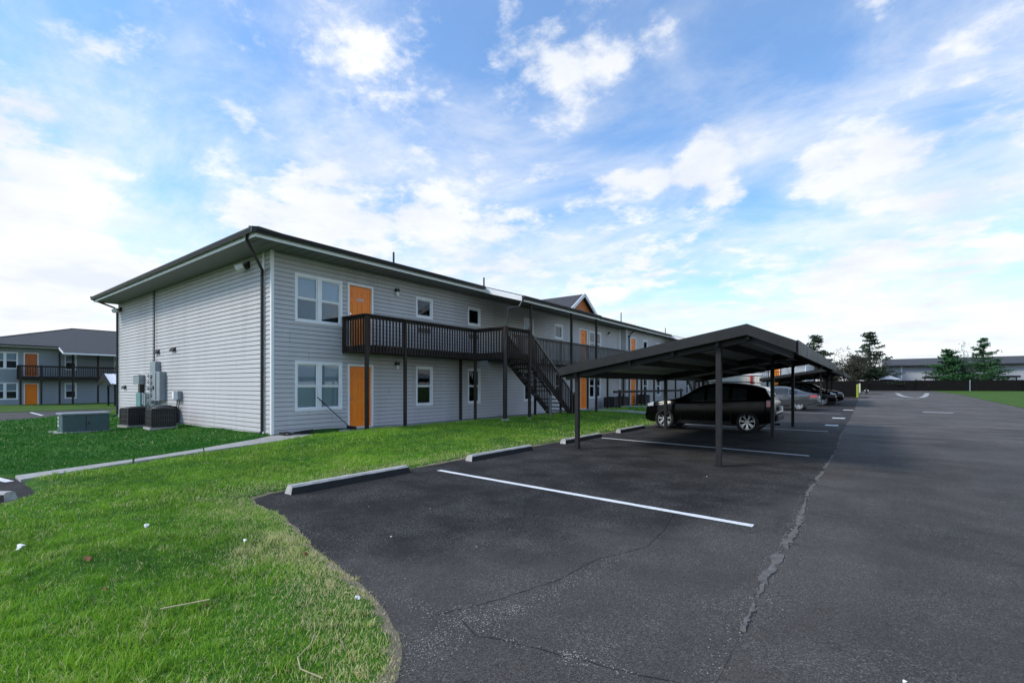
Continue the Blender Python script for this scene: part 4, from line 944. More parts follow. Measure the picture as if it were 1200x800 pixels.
# ------------------------------------------------------------------ carports
def carport(label, x_off, y0, y1, post_ys, rows, tilt=.17, zoff=0.):
    r = empty('carport', (-3.5+x_off, (y0+y1)/2, zoff), label, 'carport', 'carports over the parking stalls')
    PR = [(-6.15, 1.97), (-1.75, 2.64), (-.97, 2.28)]   # roof line: long slope up to the ridge, short drop to the drive
    def yy(x, y): return y+tilt*(-1-x)*1.0
    def P(x, y, z): return (x+x_off, yy(x, y), z+zoff)
    t = MB()
    def slab(a, b, th, z_add, ya, yb, m_, name, nd=1):
        q = MB(); (xa, za), (xb, zb_) = a, b
        v = [P(xa, ya, za+z_add), P(xb, ya, zb_+z_add), P(xb, yb, zb_+z_add), P(xa, yb, za+z_add), P(xa, ya, za+z_add-th), P(xb, ya, zb_+z_add-th), P(xb, yb, zb_+z_add-th), P(xa, yb, za+z_add-th)]
        q.v = v; q.f = [(0, 1, 2, 3), (7, 6, 5, 4), (4, 5, 1, 0), (5, 6, 2, 1), (6, 7, 3, 2), (7, 4, 0, 3)]; q.m = [0]*6
        return q.build(name, m_, r)
    # roof panels: sheets side by side along y with standing seams
    n = int((y1-y0)/1.2); w_ = (y1-y0)/n
    for k in range(n):
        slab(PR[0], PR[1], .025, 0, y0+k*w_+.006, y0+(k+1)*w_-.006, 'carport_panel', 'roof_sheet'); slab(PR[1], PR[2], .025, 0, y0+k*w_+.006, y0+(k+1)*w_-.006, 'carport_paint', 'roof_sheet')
    # gable fascia, eave fascias
    for ya in (y0-.04, y1+.0):
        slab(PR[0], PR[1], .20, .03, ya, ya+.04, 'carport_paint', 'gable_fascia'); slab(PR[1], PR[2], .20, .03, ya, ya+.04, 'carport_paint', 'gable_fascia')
    for (x, z, e) in ((PR[0][0]-.03, PR[0][1], 0), (PR[2][0]+.0, PR[2][1], 1)):
        q = MB(); a, b = P(x, y0, z), P(x+.03, y1, z); q.v = []
        for (X_, Y_) in ((x, y0), (x+.03, y0), (x+.03, y1), (x, y1)): q.v.append(P(X_, Y_, z-.20))
        for (X_, Y_) in ((x, y0), (x+.03, y0), (x+.03, y1), (x, y1)): q.v.append(P(X_, Y_, z+.04))
        q.f = [(3, 2, 1, 0), (4, 5, 6, 7), (0, 1, 5, 4), (1, 2, 6, 5), (2, 3, 7, 6), (3, 0, 4, 7)]; q.m = [0]*6; q.build('eave_fascia', 'carport_paint', r)
    k = 0; y = y0+1.6
    while y < y1-.5:   # joints of the eave fascia
        MB().beam(P(PR[2][0]+.034, y, PR[2][1]-.2), P(PR[2][0]+.034, y, PR[2][1]+.04), .03, .012).build('fascia_joint', 'carport_panel', r); y += 2.3
    # purlins (along y) and rafters (across)
    for (x, z) in ((-5.69, 1.85), (-4.2, 2.10), (-3.2, 2.25), (-2.3, 2.37), (-1.75, 2.46)):
        q = MB(); a = Vector(P(x, y0+.05, z)); b = Vector(P(x, y1-.05, z)); q.beam(a, b, .06, .15); q.build('purlin', 'carport_paint', r)
    for y in post_ys:
        q = MB()
        q.beam(P(-6.05, y, 1.80), P(-1.75, y, 2.46), .12, .2); q.beam(P(-1.75, y, 2.46), P(-1.02, y, 2.12), .12, .2); q.build('rafter', 'carport_paint', r)
        for (x, w_) in rows:
            zt = 1.8+(x+6.05)*.66/4.3; X_, Y_, _ = P(x, y, 0); zg = gz(Y_)
            q = MB(); q.box(X_-w_/2, X_+w_/2, Y_-w_/2, Y_+w_/2, zg-.02, zt+zoff-.02); q.build('post', 'carport_paint', r, bevel=.008)
            q = MB(); q.box(X_-w_*.75, X_+w_*.75, Y_-w_*.75, Y_+w_*.75, zg, zg+.012); q.build('base_plate', 'black_trim', r)
    return r
carport('long dark metal carport nearest the camera sheltering the black car', 0., 9.22, 20.9, (9.42, 15.75, 20.5), ((-5.72, .10), (-2.3, .10)))
carport('second dark metal carport farther down the lot over black cars', -.38, 38.6, 52.5, (39.2, 45.5, 51.8), ((-5.72, .12), (-2.3, .12)), zoff=.12)

# ------------------------------------------------------------------ cars
def interp(pts, x):
    xs_ = [p[0] for p in pts]; ys_ = [p[1] for p in pts]; o = np.argsort(xs_)
    return float(np.interp(x, np.array(xs_)[o], np.array(ys_)[o]))
def catmull(P, n=5):
    P = np.array(P, float); out = []
    for i in range(len(P)-1):
        p0 = P[max(i-1, 0)]; p1 = P[i]; p2 = P[i+1]; p3 = P[min(i+2, len(P)-1)]
        for k in range(n):
            t = k/n; out.append(.5*((2*p1)+(-p0+p2)*t+(2*p0-5*p1+4*p2-p3)*t*t+(-p0+3*p1-3*p2+p3)*t**3))
    out.append(P[-1]); return np.array(out)
class Car:
    def __init__(s, spec):
        s.sp = spec; s.top = catmull(spec['top'], 6); s.xs = np.linspace(spec['top'][0][0], spec['top'][-1][0], 90)
    def sec(s, x):
        """half ring of the cross-section at x, from bottom centre over the side to the roof centre; (y,z)"""
        sp = s.sp; L0, L1 = sp['top'][0][0], sp['top'][-1][0]
        o = np.argsort(s.top[:, 0]); zt = float(np.interp(x, s.top[o, 0], s.top[o, 1]))
        u = min(1, (x-L0)/.55) if x < (L0+L1)/2 else min(1, (L1-x)/.7); u = max(0, u)
        W_ = sp['w']*(.80+.20*math.sin(u*math.pi/2)) if x > 0 else sp['w']*(.86+.14*math.sin(u*math.pi/2))
        zb_ = interp(sp['bottom'], x); zbelt = min(interp(sp['belt'], x), zt-.05); wt = min(W_*.97, W_*interp(sp['topw'], x))
        f = np.clip((zt-zbelt)/(sp['h']-1.0), 0, 1)
        wt = W_*.93*(1-f)+wt*f
        pts = [(0, zb_), (W_*.86, zb_), (W_*.955, zb_+.05), (W_*.985, zb_+.22), (W_, (zb_+zbelt)/2+.05), (W_*.985, zbelt-.06), (W_*.955, zbelt+.005), (wt*1.0+.02*f, zt-.10*f-.03), (wt*.93, zt-.025*f-.01), (wt*.6, zt-.004), (0, zt)]
        return catmull(pts, 4)
    def y_at(s, x, z):
        r = s.sec(x); k = r[:, 0].argmax(); i0 = 4; i1 = 8*4
        zz = r[i0:i1, 1]; yy = r[i0:i1, 0]; return float(np.interp(z, zz, yy))
    def z_at(s, x, y):
        r = s.sec(x)[7*4:]; return float(np.interp(-abs(y), -r[:, 0], r[:, 1]))
    def body(s, root, m, name='body', arches=()):
        R_ = [s.sec(x) for x in s.xs]; n = len(R_[0]); V = []; F_ = []
        for x, r in zip(s.xs, R_):
            for (y, z) in r: V.append((x, y, z))
            for (y, z) in r[1:-1][::-1]: V.append((x, -y, z))
        N = 2*n-2
        for i in range(len(s.xs)-1):
            for j in range(N): k = (j+1) % N; F_.append((i*N+j, i*N+k, (i+1)*N+k, (i+1)*N+j))
        F_.append(tuple(reversed(range(N)))); e = (len(s.xs)-1)*N; F_.append(tuple(e+j for j in range(N)))
        q = MB(); q.v = V; q.f = [tuple(reversed(f)) for f in F_]; q.m = [0]*len(F_); o = q.build(name, m, root, local=True, smooth=True)
        # wheel arches are cut out
        for (ax, ar) in arches:
            for sg in (-1, 1):
                cq = MB(); cq.tube([(ax, sg*.52, s.sp['wr']), (ax, sg*1.2, s.sp['wr'])], ar, 32)
                me = bpy.data.meshes.new('cutter'); me.from_pydata(cq.v, [], cq.f); me.materials.append(MATS['black_plastic']); co = bpy.data.objects.new('cutter', me); COL.objects.link(co)
                bm_ = o.modifiers.new('arch', 'BOOLEAN'); bm_.operation = 'DIFFERENCE'; bm_.object = co; bm_.solver = 'EXACT'
        dg = bpy.context.evaluated_depsgraph_get(); ev = o.evaluated_get(dg); nm = bpy.data.meshes.new_from_object(ev)
        o.modifiers.clear(); o.data = nm; nm.name = name
        for c_ in [c_ for c_ in bpy.data.objects if c_.name.startswith('cutter')]: bpy.data.objects.remove(c_)
        nm.shade_smooth(); 
        try: nm.set_sharp_from_angle(angle=math.radians(38))
        except Exception: pass
        return o
    def patch(s, root, name, m, lo, hi, x0, x1, off=.004, n=14, k=5, side=(-1, 1), obj=None):
        for sg in side:
            q = MB(); g = []
            for i in range(n+1):
                x = x0+(x1-x0)*i/n; a = lo(x) if callable(lo) else lo; b = hi(x) if callable(hi) else hi
                b = max(a, b); g.append([(x, sg*(s.y_at(x, a+(b-a)*j/k)+off), a+(b-a)*j/k) for j in range(k+1)])
            for i in range(n):
                for j in range(k): q.quad(g[i][j], g[i+1][j], g[i+1][j+1], g[i][j+1])
            o = q.build(name, m, root, local=True, smooth=True)
        return o
    def tpatch(s, root, name, m, x0, x1, w0, w1, off=.004, n=12, k=10):
        q = MB(); g = []
        for i in range(n+1):
            x = x0+(x1-x0)*i/n; w_ = w0+(w1-w0)*i/n; g.append([(x, w_*(2*j/k-1), s.z_at(x, w_*(2*j/k-1))+off) for j in range(k+1)])
        for i in range(n):
            for j in range(k): q.quad(g[i][j], g[i+1][j], g[i+1][j+1], g[i][j+1])
        return q.build(name, m, root, local=True, smooth=True)
def wheel(root, x, y, r, wd, sg, spokes=7):
    q = MB(); n = 40; pr = [(-wd/2, r*.70), (-wd/2, r*.93), (-wd/2+.02, r*.985), (-wd/2+.05, r), (wd/2-.05, r), (wd/2-.02, r*.985), (wd/2, r*.93), (wd/2, r*.70)]
    for i in range(n):
        a = 2*math.pi*i/n
        for (yy, rr) in pr: q.v.append((x+rr*math.cos(a), y+yy, r+rr*math.sin(a)))
    m_ = len(pr)
    for i in range(n):
        for j in range(m_): k = (j+1) % m_; q.f.append((i*m_+j, ((i+1) % n)*m_+j, ((i+1) % n)*m_+k, i*m_+k)); q.m.append(0)
    w_ = q.build('wheel', 'tyre', root, local=True, smooth=True)
    out = y+sg*wd*.46; inn = y-sg*wd*.1
    q = MB(); q.tube([(x, inn-sg*.01, r), (x, inn+sg*.02, r)], r*.7, 28); q.build('brake_well', 'black_plastic', w_, local=True)
    q = MB()
    for i in range(36):
        a, b = 2*math.pi*i/36, 2*math.pi*(i+1)/36
        for (ra, rb, ya, yb) in ((r*.71, r*.66, out, out), (r*.66, r*.64, out, inn)):
            q.quad((x+ra*math.cos(a), ya, r+ra*math.sin(a)), (x+ra*math.cos(b), ya, r+ra*math.sin(b)), (x+rb*math.cos(b), yb, r+rb*math.sin(b)), (x+rb*math.cos(a), yb, r+rb*math.sin(a)))
    for i in range(spokes):
        a = 2*math.pi*i/spokes+.2
        for da in (-.13, .13):
            p0 = Vector((x+r*.12*math.cos(a), out-sg*.02, r+r*.12*math.sin(a))); p1 = Vector((x+r*.67*math.cos(a+da), out-sg*.005, r+r*.67*math.sin(a+da)))
            q.beam(p0, p1, r*.085, .02, up=(0, 1, 0))
    q.tube([(x, out-sg*.04, r), (x, out+sg*.004, r)], r*.17, 16); q.build('rim', 'rim', w_, local=True)
    return w_
def make_car(kind, paint, name, label, group='cars parked in the stalls'):
    r = empty(name, (0, 0, 0), label, 'car', group)
    if kind == 'suv':
        sp = dict(w=.90, h=1.66, wr=.36, top=[(-2.27, .62), (-2.24, .98), (-2.12, 1.16), (-1.98, 1.40), (-1.80, 1.52), (-1.2, 1.625), (-.6, 1.665), (-.15, 1.64), (.2, 1.55), (.7, 1.27), (1.0, 1.13), (1.5, 1.06), (1.95, .98), (2.15, .88), (2.24, .78), (2.28, .55)],
                  bottom=[(-2.3, .42), (-2.0, .30), (-1.6, .24), (1.6, .22), (2.05, .24), (2.3, .32)], belt=[(-2.3, 1.12), (-1.5, 1.10), (0, 1.01), (1.2, .95), (2.3, .80)], topw=[(-2.3, .70), (-1.5, .70), (0, .74), (1, .78), (2.3, .9)])
        ax = (1.46, -1.41); wr, ww, ar = .36, .235, .405
    else:
        sp = dict(w=.88, h=1.46, wr=.32, top=[(-2.35, .60), (-2.33, .88), (-2.24, 1.00), (-1.95, 1.07), (-1.65, 1.13), (-1.1, 1.33), (-.6, 1.44), (-.1, 1.465), (.35, 1.42), (.85, 1.20), (1.2, 1.03), (1.7, .95), (2.1, .84), (2.27, .68), (2.32, .5)],
                  bottom=[(-2.4, .38), (-2.0, .26), (-1.6, .20), (1.6, .19), (2.05, .2), (2.35, .28)], belt=[(-2.4, 1.0), (-1.5, .98), (0, .92), (1.2, .87), (2.4, .72)], topw=[(-2.4, .68), (-1.5, .68), (0, .72), (1, .76), (2.4, .9)])
        ax = (1.38, -1.36); wr, ww, ar = .32, .21, .36
    c = Car(sp); c.body(r, [paint], arches=[(a, ar) for a in ax])
    def bl_(x): return interp(sp['belt'], x)+.035
    tt = c.top[np.argsort(c.top[:, 0])]
    def tl_(x): return float(np.interp(x, tt[:, 0], tt[:, 1]))-(.15 if kind == 'suv' else .115)
    if kind == 'suv': wins = [(.02, .66, 'f'), (-.80, -.08, 'm'), (-1.38, -.92, 'r')]
    else: wins = [(.18, .92, 'f'), (-.78, .10, 'm'), (-1.28, -.84, 'r')]
    for (x0, x1, k) in wins: c.patch(r, 'side_window', 'car_glass', bl_, tl_, x0, x1, .003, n=18)
    # seams and sill
    for xd in ((.86, -.03, -.88) if kind == 'suv' else (.95, .14, -.8)):
        c.patch(r, 'door_seam', 'black_plastic', .36, lambda x: bl_(x)-.04, xd-.004, xd+.004, .002, n=1, k=6)
    c.patch(r, 'sill', 'black_plastic', lambda x: interp(sp['bottom'], x)+.02, lambda x: interp(sp['bottom'], x)+.13, -.9, .95, .006, n=8)
    c.patch(r, 'belt_trim', 'chrome' if kind == 'suv' else 'black_plastic', lambda x: bl_(x)-.025, lambda x: bl_(x)-.003, wins[-1][0], wins[0][1], .006, n=14, k=1)
    for xh in ((.10, -.74) if kind == 'suv' else (.28, -.66)):
        for sg in (-1, 1):
            q = MB(); y_ = c.y_at(xh, .9)+.02; q.box(xh-.09, xh+.09, sg*y_-.012, sg*y_+.012, .88, .905); q.build('door_handle', 'black_plastic', r, local=True, bevel=.006)
    if kind == 'suv':
        c.tpatch(r, 'windscreen', 'car_glass', .88, .16, .60, .55, .004); c.tpatch(r, 'rear_window', 'car_glass', -1.84, -2.1, .50, .55, .005)
        c.patch(r, 'taillight', 'red_lamp', .88, 1.08, -2.22, -2.0, .006, n=8); c.patch(r, 'headlight', 'clear_lamp', lambda x: .80+(2.2-x)*.1, lambda x: .90+(2.2-x)*.25, 1.92, 2.2, .006, n=8)
        for sg in (-1, 1):
            MB().tube([(-1.6, sg*.60, 1.64), (-1.2, sg*.61, 1.69), (-.2, sg*.62, 1.70), (.15, sg*.62, 1.66)], .014, 6).build('roof_rail', 'black_plastic', r, local=True)
        MB().box(-2.27, -2.02, -.55, .55, 1.50, 1.53).build('spoiler', paint, r, local=True, bevel=.01) if False else None
        MB().box(-2.33, -2.2, -.70, .70, .42, .60).build('bumper', 'black_plastic', r, local=True, bevel=.03)
        MB().box(-2.30, -2.24, -.72, .72, .64, .70).build('bumper_trim', 'chrome', r, local=True, bevel=.02)
        MB().tube([(-2.36, .45, .30), (-2.1, .45, .30)], .035, 10).build('exhaust', 'chrome', r, local=True)
    else:
        c.tpatch(r, 'windscreen', 'car_glass', 1.02, .35, .60, .54, .004); c.tpatch(r, 'rear_window', 'car_glass', -1.72, -1.05, .52, .52, .004)
        c.patch(r, 'taillight', 'red_lamp', .80, .95, -2.3, -1.95, .006, n=8); c.patch(r, 'headlight', 'clear_lamp', .62, .75, 1.9, 2.24, .006, n=8)
        MB().box(-2.40, -2.3, -.68, .68, .42, .58).build('bumper', paint, r, local=True, bevel=.04)
    MB().box(2.22, 2.32, -.62, .62, .34, .48).build('lower_grille', 'black_plastic', r, local=True, bevel=.03)
    MB().box(2.24, 2.30, -.42, .42, .60, .72).build('grille', 'chrome', r, local=True, bevel=.02)
    MB().box(-2.36, -2.30, -.16, .16, .74, .88).build('licence_plate', 'plate_white', r, local=True)
    MB().box(-1.75, 1.75, -.62, .62, .20, .75).build('underbody', 'black_plastic', r, local=True)
    for sg in (-1, 1):
        xm = .62 if kind == 'suv' else .85; q = MB(); yb_ = c.y_at(xm, bl_(xm)); q.beam((xm-.02, sg*(yb_-.02), bl_(xm)+.03), (xm-.03, sg*(yb_+.17), bl_(xm)+.07), .10, .14); q.build('mirror', paint, r, local=True, bevel=.03)
    for a in ax:
        for sg in (-1, 1): wheel(r, a, sg*(sp['w']-.115), wr, ww, sg, 7 if kind == 'suv' else 9)
    return r
suv = make_car('suv', 'car_black', 'parked_car', 'black sport utility car with silver wheels under the nearest carport'); suv.location = (-4.52, 17.85, 0); suv.rotation_euler = (0, 0, math.pi)
suv.scale = (.95, 1, 1)
sed = make_car('sedan', 'car_silver', 'parked_car', 'grey silver sedan between the two carports with its tail to the drive'); sed.location = (-4.72, 34.1, gz(34)); sed.rotation_euler = (0, 0, math.pi-.02)
s2 = copy_tree(suv); s2.location = (-4.05, 42.0, gz(42)); s2.rotation_euler = (0, 0, .0); tag(s2, 'black car facing out under the second carport, nearer of the two', 'car')
s3_ = copy_tree(suv); s3_.location = (-3.75, 45.4, gz(45)); s3_.rotation_euler = (0, 0, .0); tag(s3_, 'black car facing out farther under the second carport', 'car')

# ------------------------------------------------------------------ things down the lot
sh = empty('storage_shed', (-10, 47, .14), 'cream storage shed with upright ribs and one dark red post behind the black car', 'shed')
zs = gz(46)
q = MB(); q.box(-12.2, -7.55, 46.03, 49, zs-.1, 2.5); q.build('wall', 'shed_wall', sh)
x = -12.2
while x < -7.6: MB().box(x, x+.17, 46.0, 46.03, zs, 2.48).build('wall_panel', 'shed_wall', sh); x += .21
q = MB(); q.box(-12.3, -7.45, 45.9, 49.1, 2.5, 2.6); q.build('roof', 'white_trim', sh)
q = MB(); q.box(-8.35, -8.15, 45.9, 46.0, zs, 2.5); q.build('post', 'red_post', sh)
# dumpster enclosure
de = empty('dumpster_enclosure', (-4.5, 66, gz(64)), 'dark board enclosure at the end of the carports behind the yellow bollard', 'enclosure'); ze_ = gz(64)
x = -8.6
while x < -1.2: MB().box(x, x+.165, 64.3+.015*((int(x*100)) % 2), 64.35, ze_, ze_+1.86+random.uniform(-.01, .01)).build('board', 'fence_dark', de); x += .16
y = 64.4
while y < 69: MB().box(-1.2, -1.15, y, y+.145, gz(y), gz(y)+1.86).build('board', 'fence_dark', de); y += .16
for x in (-8.6, -5, -1.25): MB().box(x-.06, x+.06, 64.36, 64.46, ze_, ze_+1.92).build('post', 'fence_dark', de)
bo = MB(); bo.tube([(0, 0, 0), (0, 0, 1.42), (0, 0, 1.48)], [.12, .12, .08], 14); b_ = bo.build('bollard', 'yellow', label='bright yellow green bollard at the corner of the dark enclosure', cat='bollard', group='bollards by the enclosure'); b_.location = (-.95, 63.0, gz(63))
c_ = b_.copy(); c_.data = b_.data.copy(); c_.data.materials[0] = MATS['pale_post']; COL.objects.link(c_); c_.location = (-1.15, 94, gz(94)); tag(c_, 'pale bollard farther back, left of the fire hydrant', 'bollard')
hy = empty('fire_hydrant', (-.25, 84, gz(84)), 'small fire hydrant standing at the end of the drive before the dark fence', 'hydrant')
MB().tube([(-.25, 84, gz(84)), (-.25, 84, gz(84)+.55), (-.25, 84, gz(84)+.66), (-.25, 84, gz(84)+.78)], [.13, .13, .15, .05], 12).build('barrel', 'black_trim', hy)
MB().tube([(-.5, 84, gz(84)+.5), (0., 84, gz(84)+.5)], .07, 10).build('outlet', 'plate_white', hy)
for (x, y, r, w_) in ((-1.6, 63.3, 1.6, 1.0), (-.6, 84, 2.2, 1.8)):
    q = MB(); q.prism([(x+r*math.cos(k*.524), y+w_*math.sin(k*.524)) for k in range(12)], gz(y)-.05, gz(y)+.05); q.build('planting_bed', 'mulch', kind='structure')
# far fence
ff = empty('board_fence', (10, 118, gz(118)), 'long dark board fence across the end of the drive', 'fence'); zf = gz(118)
x = -7.0; i = 0
while x < 48:
    if i < 300: MB().box(x, x+.17, 118-.012*(i % 2), 118.03-.012*(i % 2), zf-.1, zf+1.98+.02*math.sin(i*1.7)).build('board', 'fence_dark', ff)
    x += .168; i += 1
for x in (-7, 0, 7, 14.6, 21, 28, 35, 42): MB().box(x-.07, x+.07, 117.86, 117.98, zf-.1, zf+2.02).build('post', 'fence_dark' if x != 14.6 else 'meter_grey', ff)
# far building behind the fence
fb = empty('apartment_building', (30, 135, gz(128)), 'pale two storey building with dark roof behind the board fence at right', 'building'); zf = gz(128)
MB().box(2.9, 75, 128.05, 144, zf-.2, 5.95).build('wall', 'wall_core', fb)
wins = [(12.2, 14), (18.0, 19.8), (23.4, 25.2), (31, 32.8), (40, 41.8), (50, 52)]
EXPO = .25
siding(fb, 'x', 128, -1, 2.9, 75, zf, 5.9, [(a, b, 4.0, 5.6) for a, b in wins]+[(a, b, 1.2, 2.8) for a, b in wins], joined=True, m='far_siding')
EXPO = .1375
for (a, b) in wins:
    for z in (4.0, 1.2):
        q = MB(); q.box(a-.02, b+.02, 127.94, 128.05, z, z+.12); q.box(a-.02, b+.02, 127.94, 128.05, z+1.48, z+1.6); q.box(a-.02, a+.12, 127.945, 128.05, z+.12, z+1.48); q.box(b-.12, b+.02, 127.945, 128.05, z+.12, z+1.48); q.box(a+.12, b-.12, 127.95, 128.05, z+.76, z+.84)
        wo_ = q.build('window', 'white_trim', fb); q = MB(); q.box(a+.1, b-.1, 128.0, 128.02, z+.1, z+1.5); q.build('pane', 'car_glass', wo_)
MB().box(5.35, 5.6, 127.93, 128.0, zf, 5.9).build('corner_trim', 'white_trim', fb)
q = MB(); q.quad((2.5, 127, 5.75), (80, 127, 5.75), (80, 136, 7.55), (2.5, 136, 7.55)); q.quad((80, 145, 5.75), (2.5, 145, 5.75), (2.5, 136, 7.55), (80, 136, 7.55)); q.quad((2.5, 127, 5.75), (2.5, 136, 7.55), (2.5, 145, 5.75)); q.quad((80, 127, 5.75), (80, 145, 5.75), (80, 136, 7.55)); q.build('roof', 'shingle', fb)
MB().box(2.5, 80, 126.9, 127, 5.6, 5.8).build('fascia', 'black_trim', fb)
# roofs of low carports behind the fence
for (x0, x1, y, z, lab) in ((8.5, 14.5, 122.5, 3.35, 'dark flat carport roof showing over the fence behind the green trees'), (18.6, 21.5, 122.5, 3.4, 'dark flat carport roof over the fence below the white window'), (-.5, 3.5, 123, 3.5, 'low grey roof showing over the fence beside the white canopy')):
    r = empty('carport', ((x0+x1)/2, y, gz(y)), lab, 'carport', 'low carports behind the fence')
    MB().box(x0, x1, y-1.5, y+2.5, z-.35, z).build('roof', 'carport_paint' if x0 > 0 else 'meter_grey', r)
    for x in (x0+.3, x1-.3): MB().box(x-.08, x+.08, y-.1, y+.1, gz(y), z-.35).build('post', 'carport_paint', r)
tn = empty('canopy_tent', (3.2, 121, gz(121)), 'white peaked canopy tent showing over the dark fence below the tall pine', 'tent')
q = MB(); zt = 3.5; q.v = [(1.6, 119.6, 2.85), (5.0, 119.6, 2.85), (5.0, 122.8, 2.85), (1.6, 122.8, 2.85), (3.3, 121.2, zt+.15)]; q.f = [(0, 1, 4), (1, 2, 4), (2, 3, 4), (3, 0, 4), (3, 2, 1, 0)]; q.m = [0]*5; q.build('canopy', 'white_canvas', tn)
for (x, y) in ((1.7, 119.7), (4.9, 119.7), (1.7, 122.7), (4.9, 122.7)): MB().tube([(x, y, gz(y)), (x, y, 2.9)], .04, 6).build('pole', 'white_canvas', tn)
# building facing us at the end of the row
eb = empty('apartment_building', (-20, 100, gz(94)), 'pale blue grey apartment end with orange doors seen between the carport roofs', 'building'); z0 = gz(94)
MB().box(-40, -8.55, 94.05, 110, z0-.2, 5.9).build('wall', 'wall_core', eb)
EXPO = .22
opse = [(-13.45, -12.35, 3.0, 5.15), (-13.45, -12.35, z0+.05, 2.4), (-11.9, -10.9, 4.5, 5.35), (-10.7, -9.9, 4.5, 5.35), (-11.9, -10.9, 1.2, 2.7)]
siding(eb, 'x', 94, -1, -40, -8.6, z0, 5.9, opse, joined=True, m='far_siding'); siding(eb, 'y', -8.55, 1, 94.1, 110, z0, 5.9, [], joined=True, m='white_trim')  # right end wall in trim white: bright sky light put into its colour
EXPO = .1375
for (a, b, c0, c1) in opse[:2]:
    fr = MB().box(a, a+.1, 93.94, 94.05, c0, c1).box(b-.1, b, 93.94, 94.05, c0, c1).box(a+.1, b-.1, 93.94, 94.05, c1-.1, c1).build('door_frame', 'white_trim', eb); MB().box(a+.1, b-.1, 93.98, 94.04, c0, c1-.1).build('door', 'orange', eb)
for (a, b, c0, c1) in opse[2:]:
    wo_ = MB().box(a, a+.12, 93.94, 94.05, c0, c1).box(b-.12, b, 93.94, 94.05, c0, c1).box(a+.12, b-.12, 93.945, 94.05, c1-.12, c1).box(a+.12, b-.12, 93.945, 94.05, c0, c0+.12).build('window', 'white_trim', eb); MB().box(a+.1, b-.1, 94.0, 94.02, c0+.1, c1-.1).build('pane', 'car_glass', wo_)
MB().box(-8.62, -8.5, 93.93, 94.1, z0, 5.9).build('corner_trim', 'white_trim', eb)
hip_roof(eb, -41, -7.6, 93, 111, 5.95, .22)
q = MB(); q.box(-20, -12.1, 92.7, 93.95, 2.75, 3.0); q = q.build('balcony', 'deck_wood', eb)
x = -20
while x < -12: MB().box(x, x+.06, 92.68, 92.74, 2.7, 3.95).build('baluster', 'deck_wood', q); x += .3
MB().box(-20, -12, 92.66, 92.76, 3.95, 4.05).build('top_rail', 'deck_wood', q)
for x in (-16.4, -14.0, -12.1): MB().box(x-.08, x+.08, 92.6, 92.75, z0, 5.9).build('post', 'deck_wood', q)

# ------------------------------------------------------------------ trees
def conifer(name, loc, H, Rb, m, label, seed, dens=1., open_=.0, start=.12, droop=.0, leaf=.16):
    rr = random.Random(seed); r = empty(name, loc, label, 'tree', 'trees beyond the far fence'); bx, by, bz = loc
    q = MB(); q.tube([(0, 0, -.3), (.05, 0, H*.35), (-.04, .05, H*.7), (0, 0, H*.98)], [H*.022, H*.016, H*.009, .02], 8); q.build('trunk', 'bark', r, local=True, smooth=True)
    lv = MB(); br_ = MB(); z = H*start
    while z < H*.985:
        t = (z-H*start)/(H*(1-start)); R_ = Rb*((1-t)**.8*.95+.06)*rr.uniform(.65, 1.15)
        nb = rr.randint(3, 6)
        for k in range(nb):
            a = rr.uniform(0, 6.283); L = R_*rr.uniform(.55, 1.1)
            if rr.random() < open_: continue
            up = rr.uniform(-.05, .30)-droop; tip = Vector((math.cos(a)*L, math.sin(a)*L, z+L*up))
            br_.tube([(0, 0, z-.1), tuple(Vector((math.cos(a)*L*.5, math.sin(a)*L*.5, z+L*up*.3))), tuple(tip)], [.035+.02*(1-t), .025, .008], 4, cap=False)
            n = int(L*26*dens)+8
            for i in range(n):
                s_ = rr.uniform(.18, 1.04); c = Vector((math.cos(a)*L*s_, math.sin(a)*L*s_, z+L*up*s_*s_)); wd = L*.20*(1.15-s_)+.12
                c += Vector((rr.gauss(0, wd), rr.gauss(0, wd), rr.gauss(0.04, .07+.04*L*(1-s_)))); l = leaf*rr.uniform(.6, 1.6)
                u = Vector((rr.gauss(0, 1), rr.gauss(0, 1), rr.gauss(.25, .5))).normalized()*l; v = u.cross(Vector((rr.gauss(0, 1), rr.gauss(0, 1), rr.gauss(0, 1)))).normalized()*l*.32
                lv.quad(c-v, c+v, c+u+v*.2, c+u-v*.2)
        z += H*rr.uniform(.028, .06)
    cr = lv.build('crown', m, r, local=True); br_.build('branch', 'bark', r, local=True); return r
conifer('pine_tree', (.2, 121.5, gz(121)), 12.3, 5.6, 'needle_dark', 'tall dark layered pine behind the fence at the end of the drive', 3, 1.8, .05, .08, .0, .26)
conifer('pine_tree', (-9.3, 119.5, gz(119)), 12.0, 5.4, 'needle_dark', 'dark pine showing above the carport roof left of the tall pine', 5, 1.7, .08, .2, .0, .26)
conifer('pine_tree', (12.0, 121.5, gz(121)), 8.0, 4.6, 'needle_green', 'broad green spreading evergreen behind the fence, left of the pair', 8, 1.7, .03, .08, .0, .26)
conifer('pine_tree', (16.9, 121.5, gz(121)), 9.8, 3.9, 'needle_green', 'taller thin green evergreen behind the fence, right of the pair', 13, 1.3, .12, .08, .0, .24)
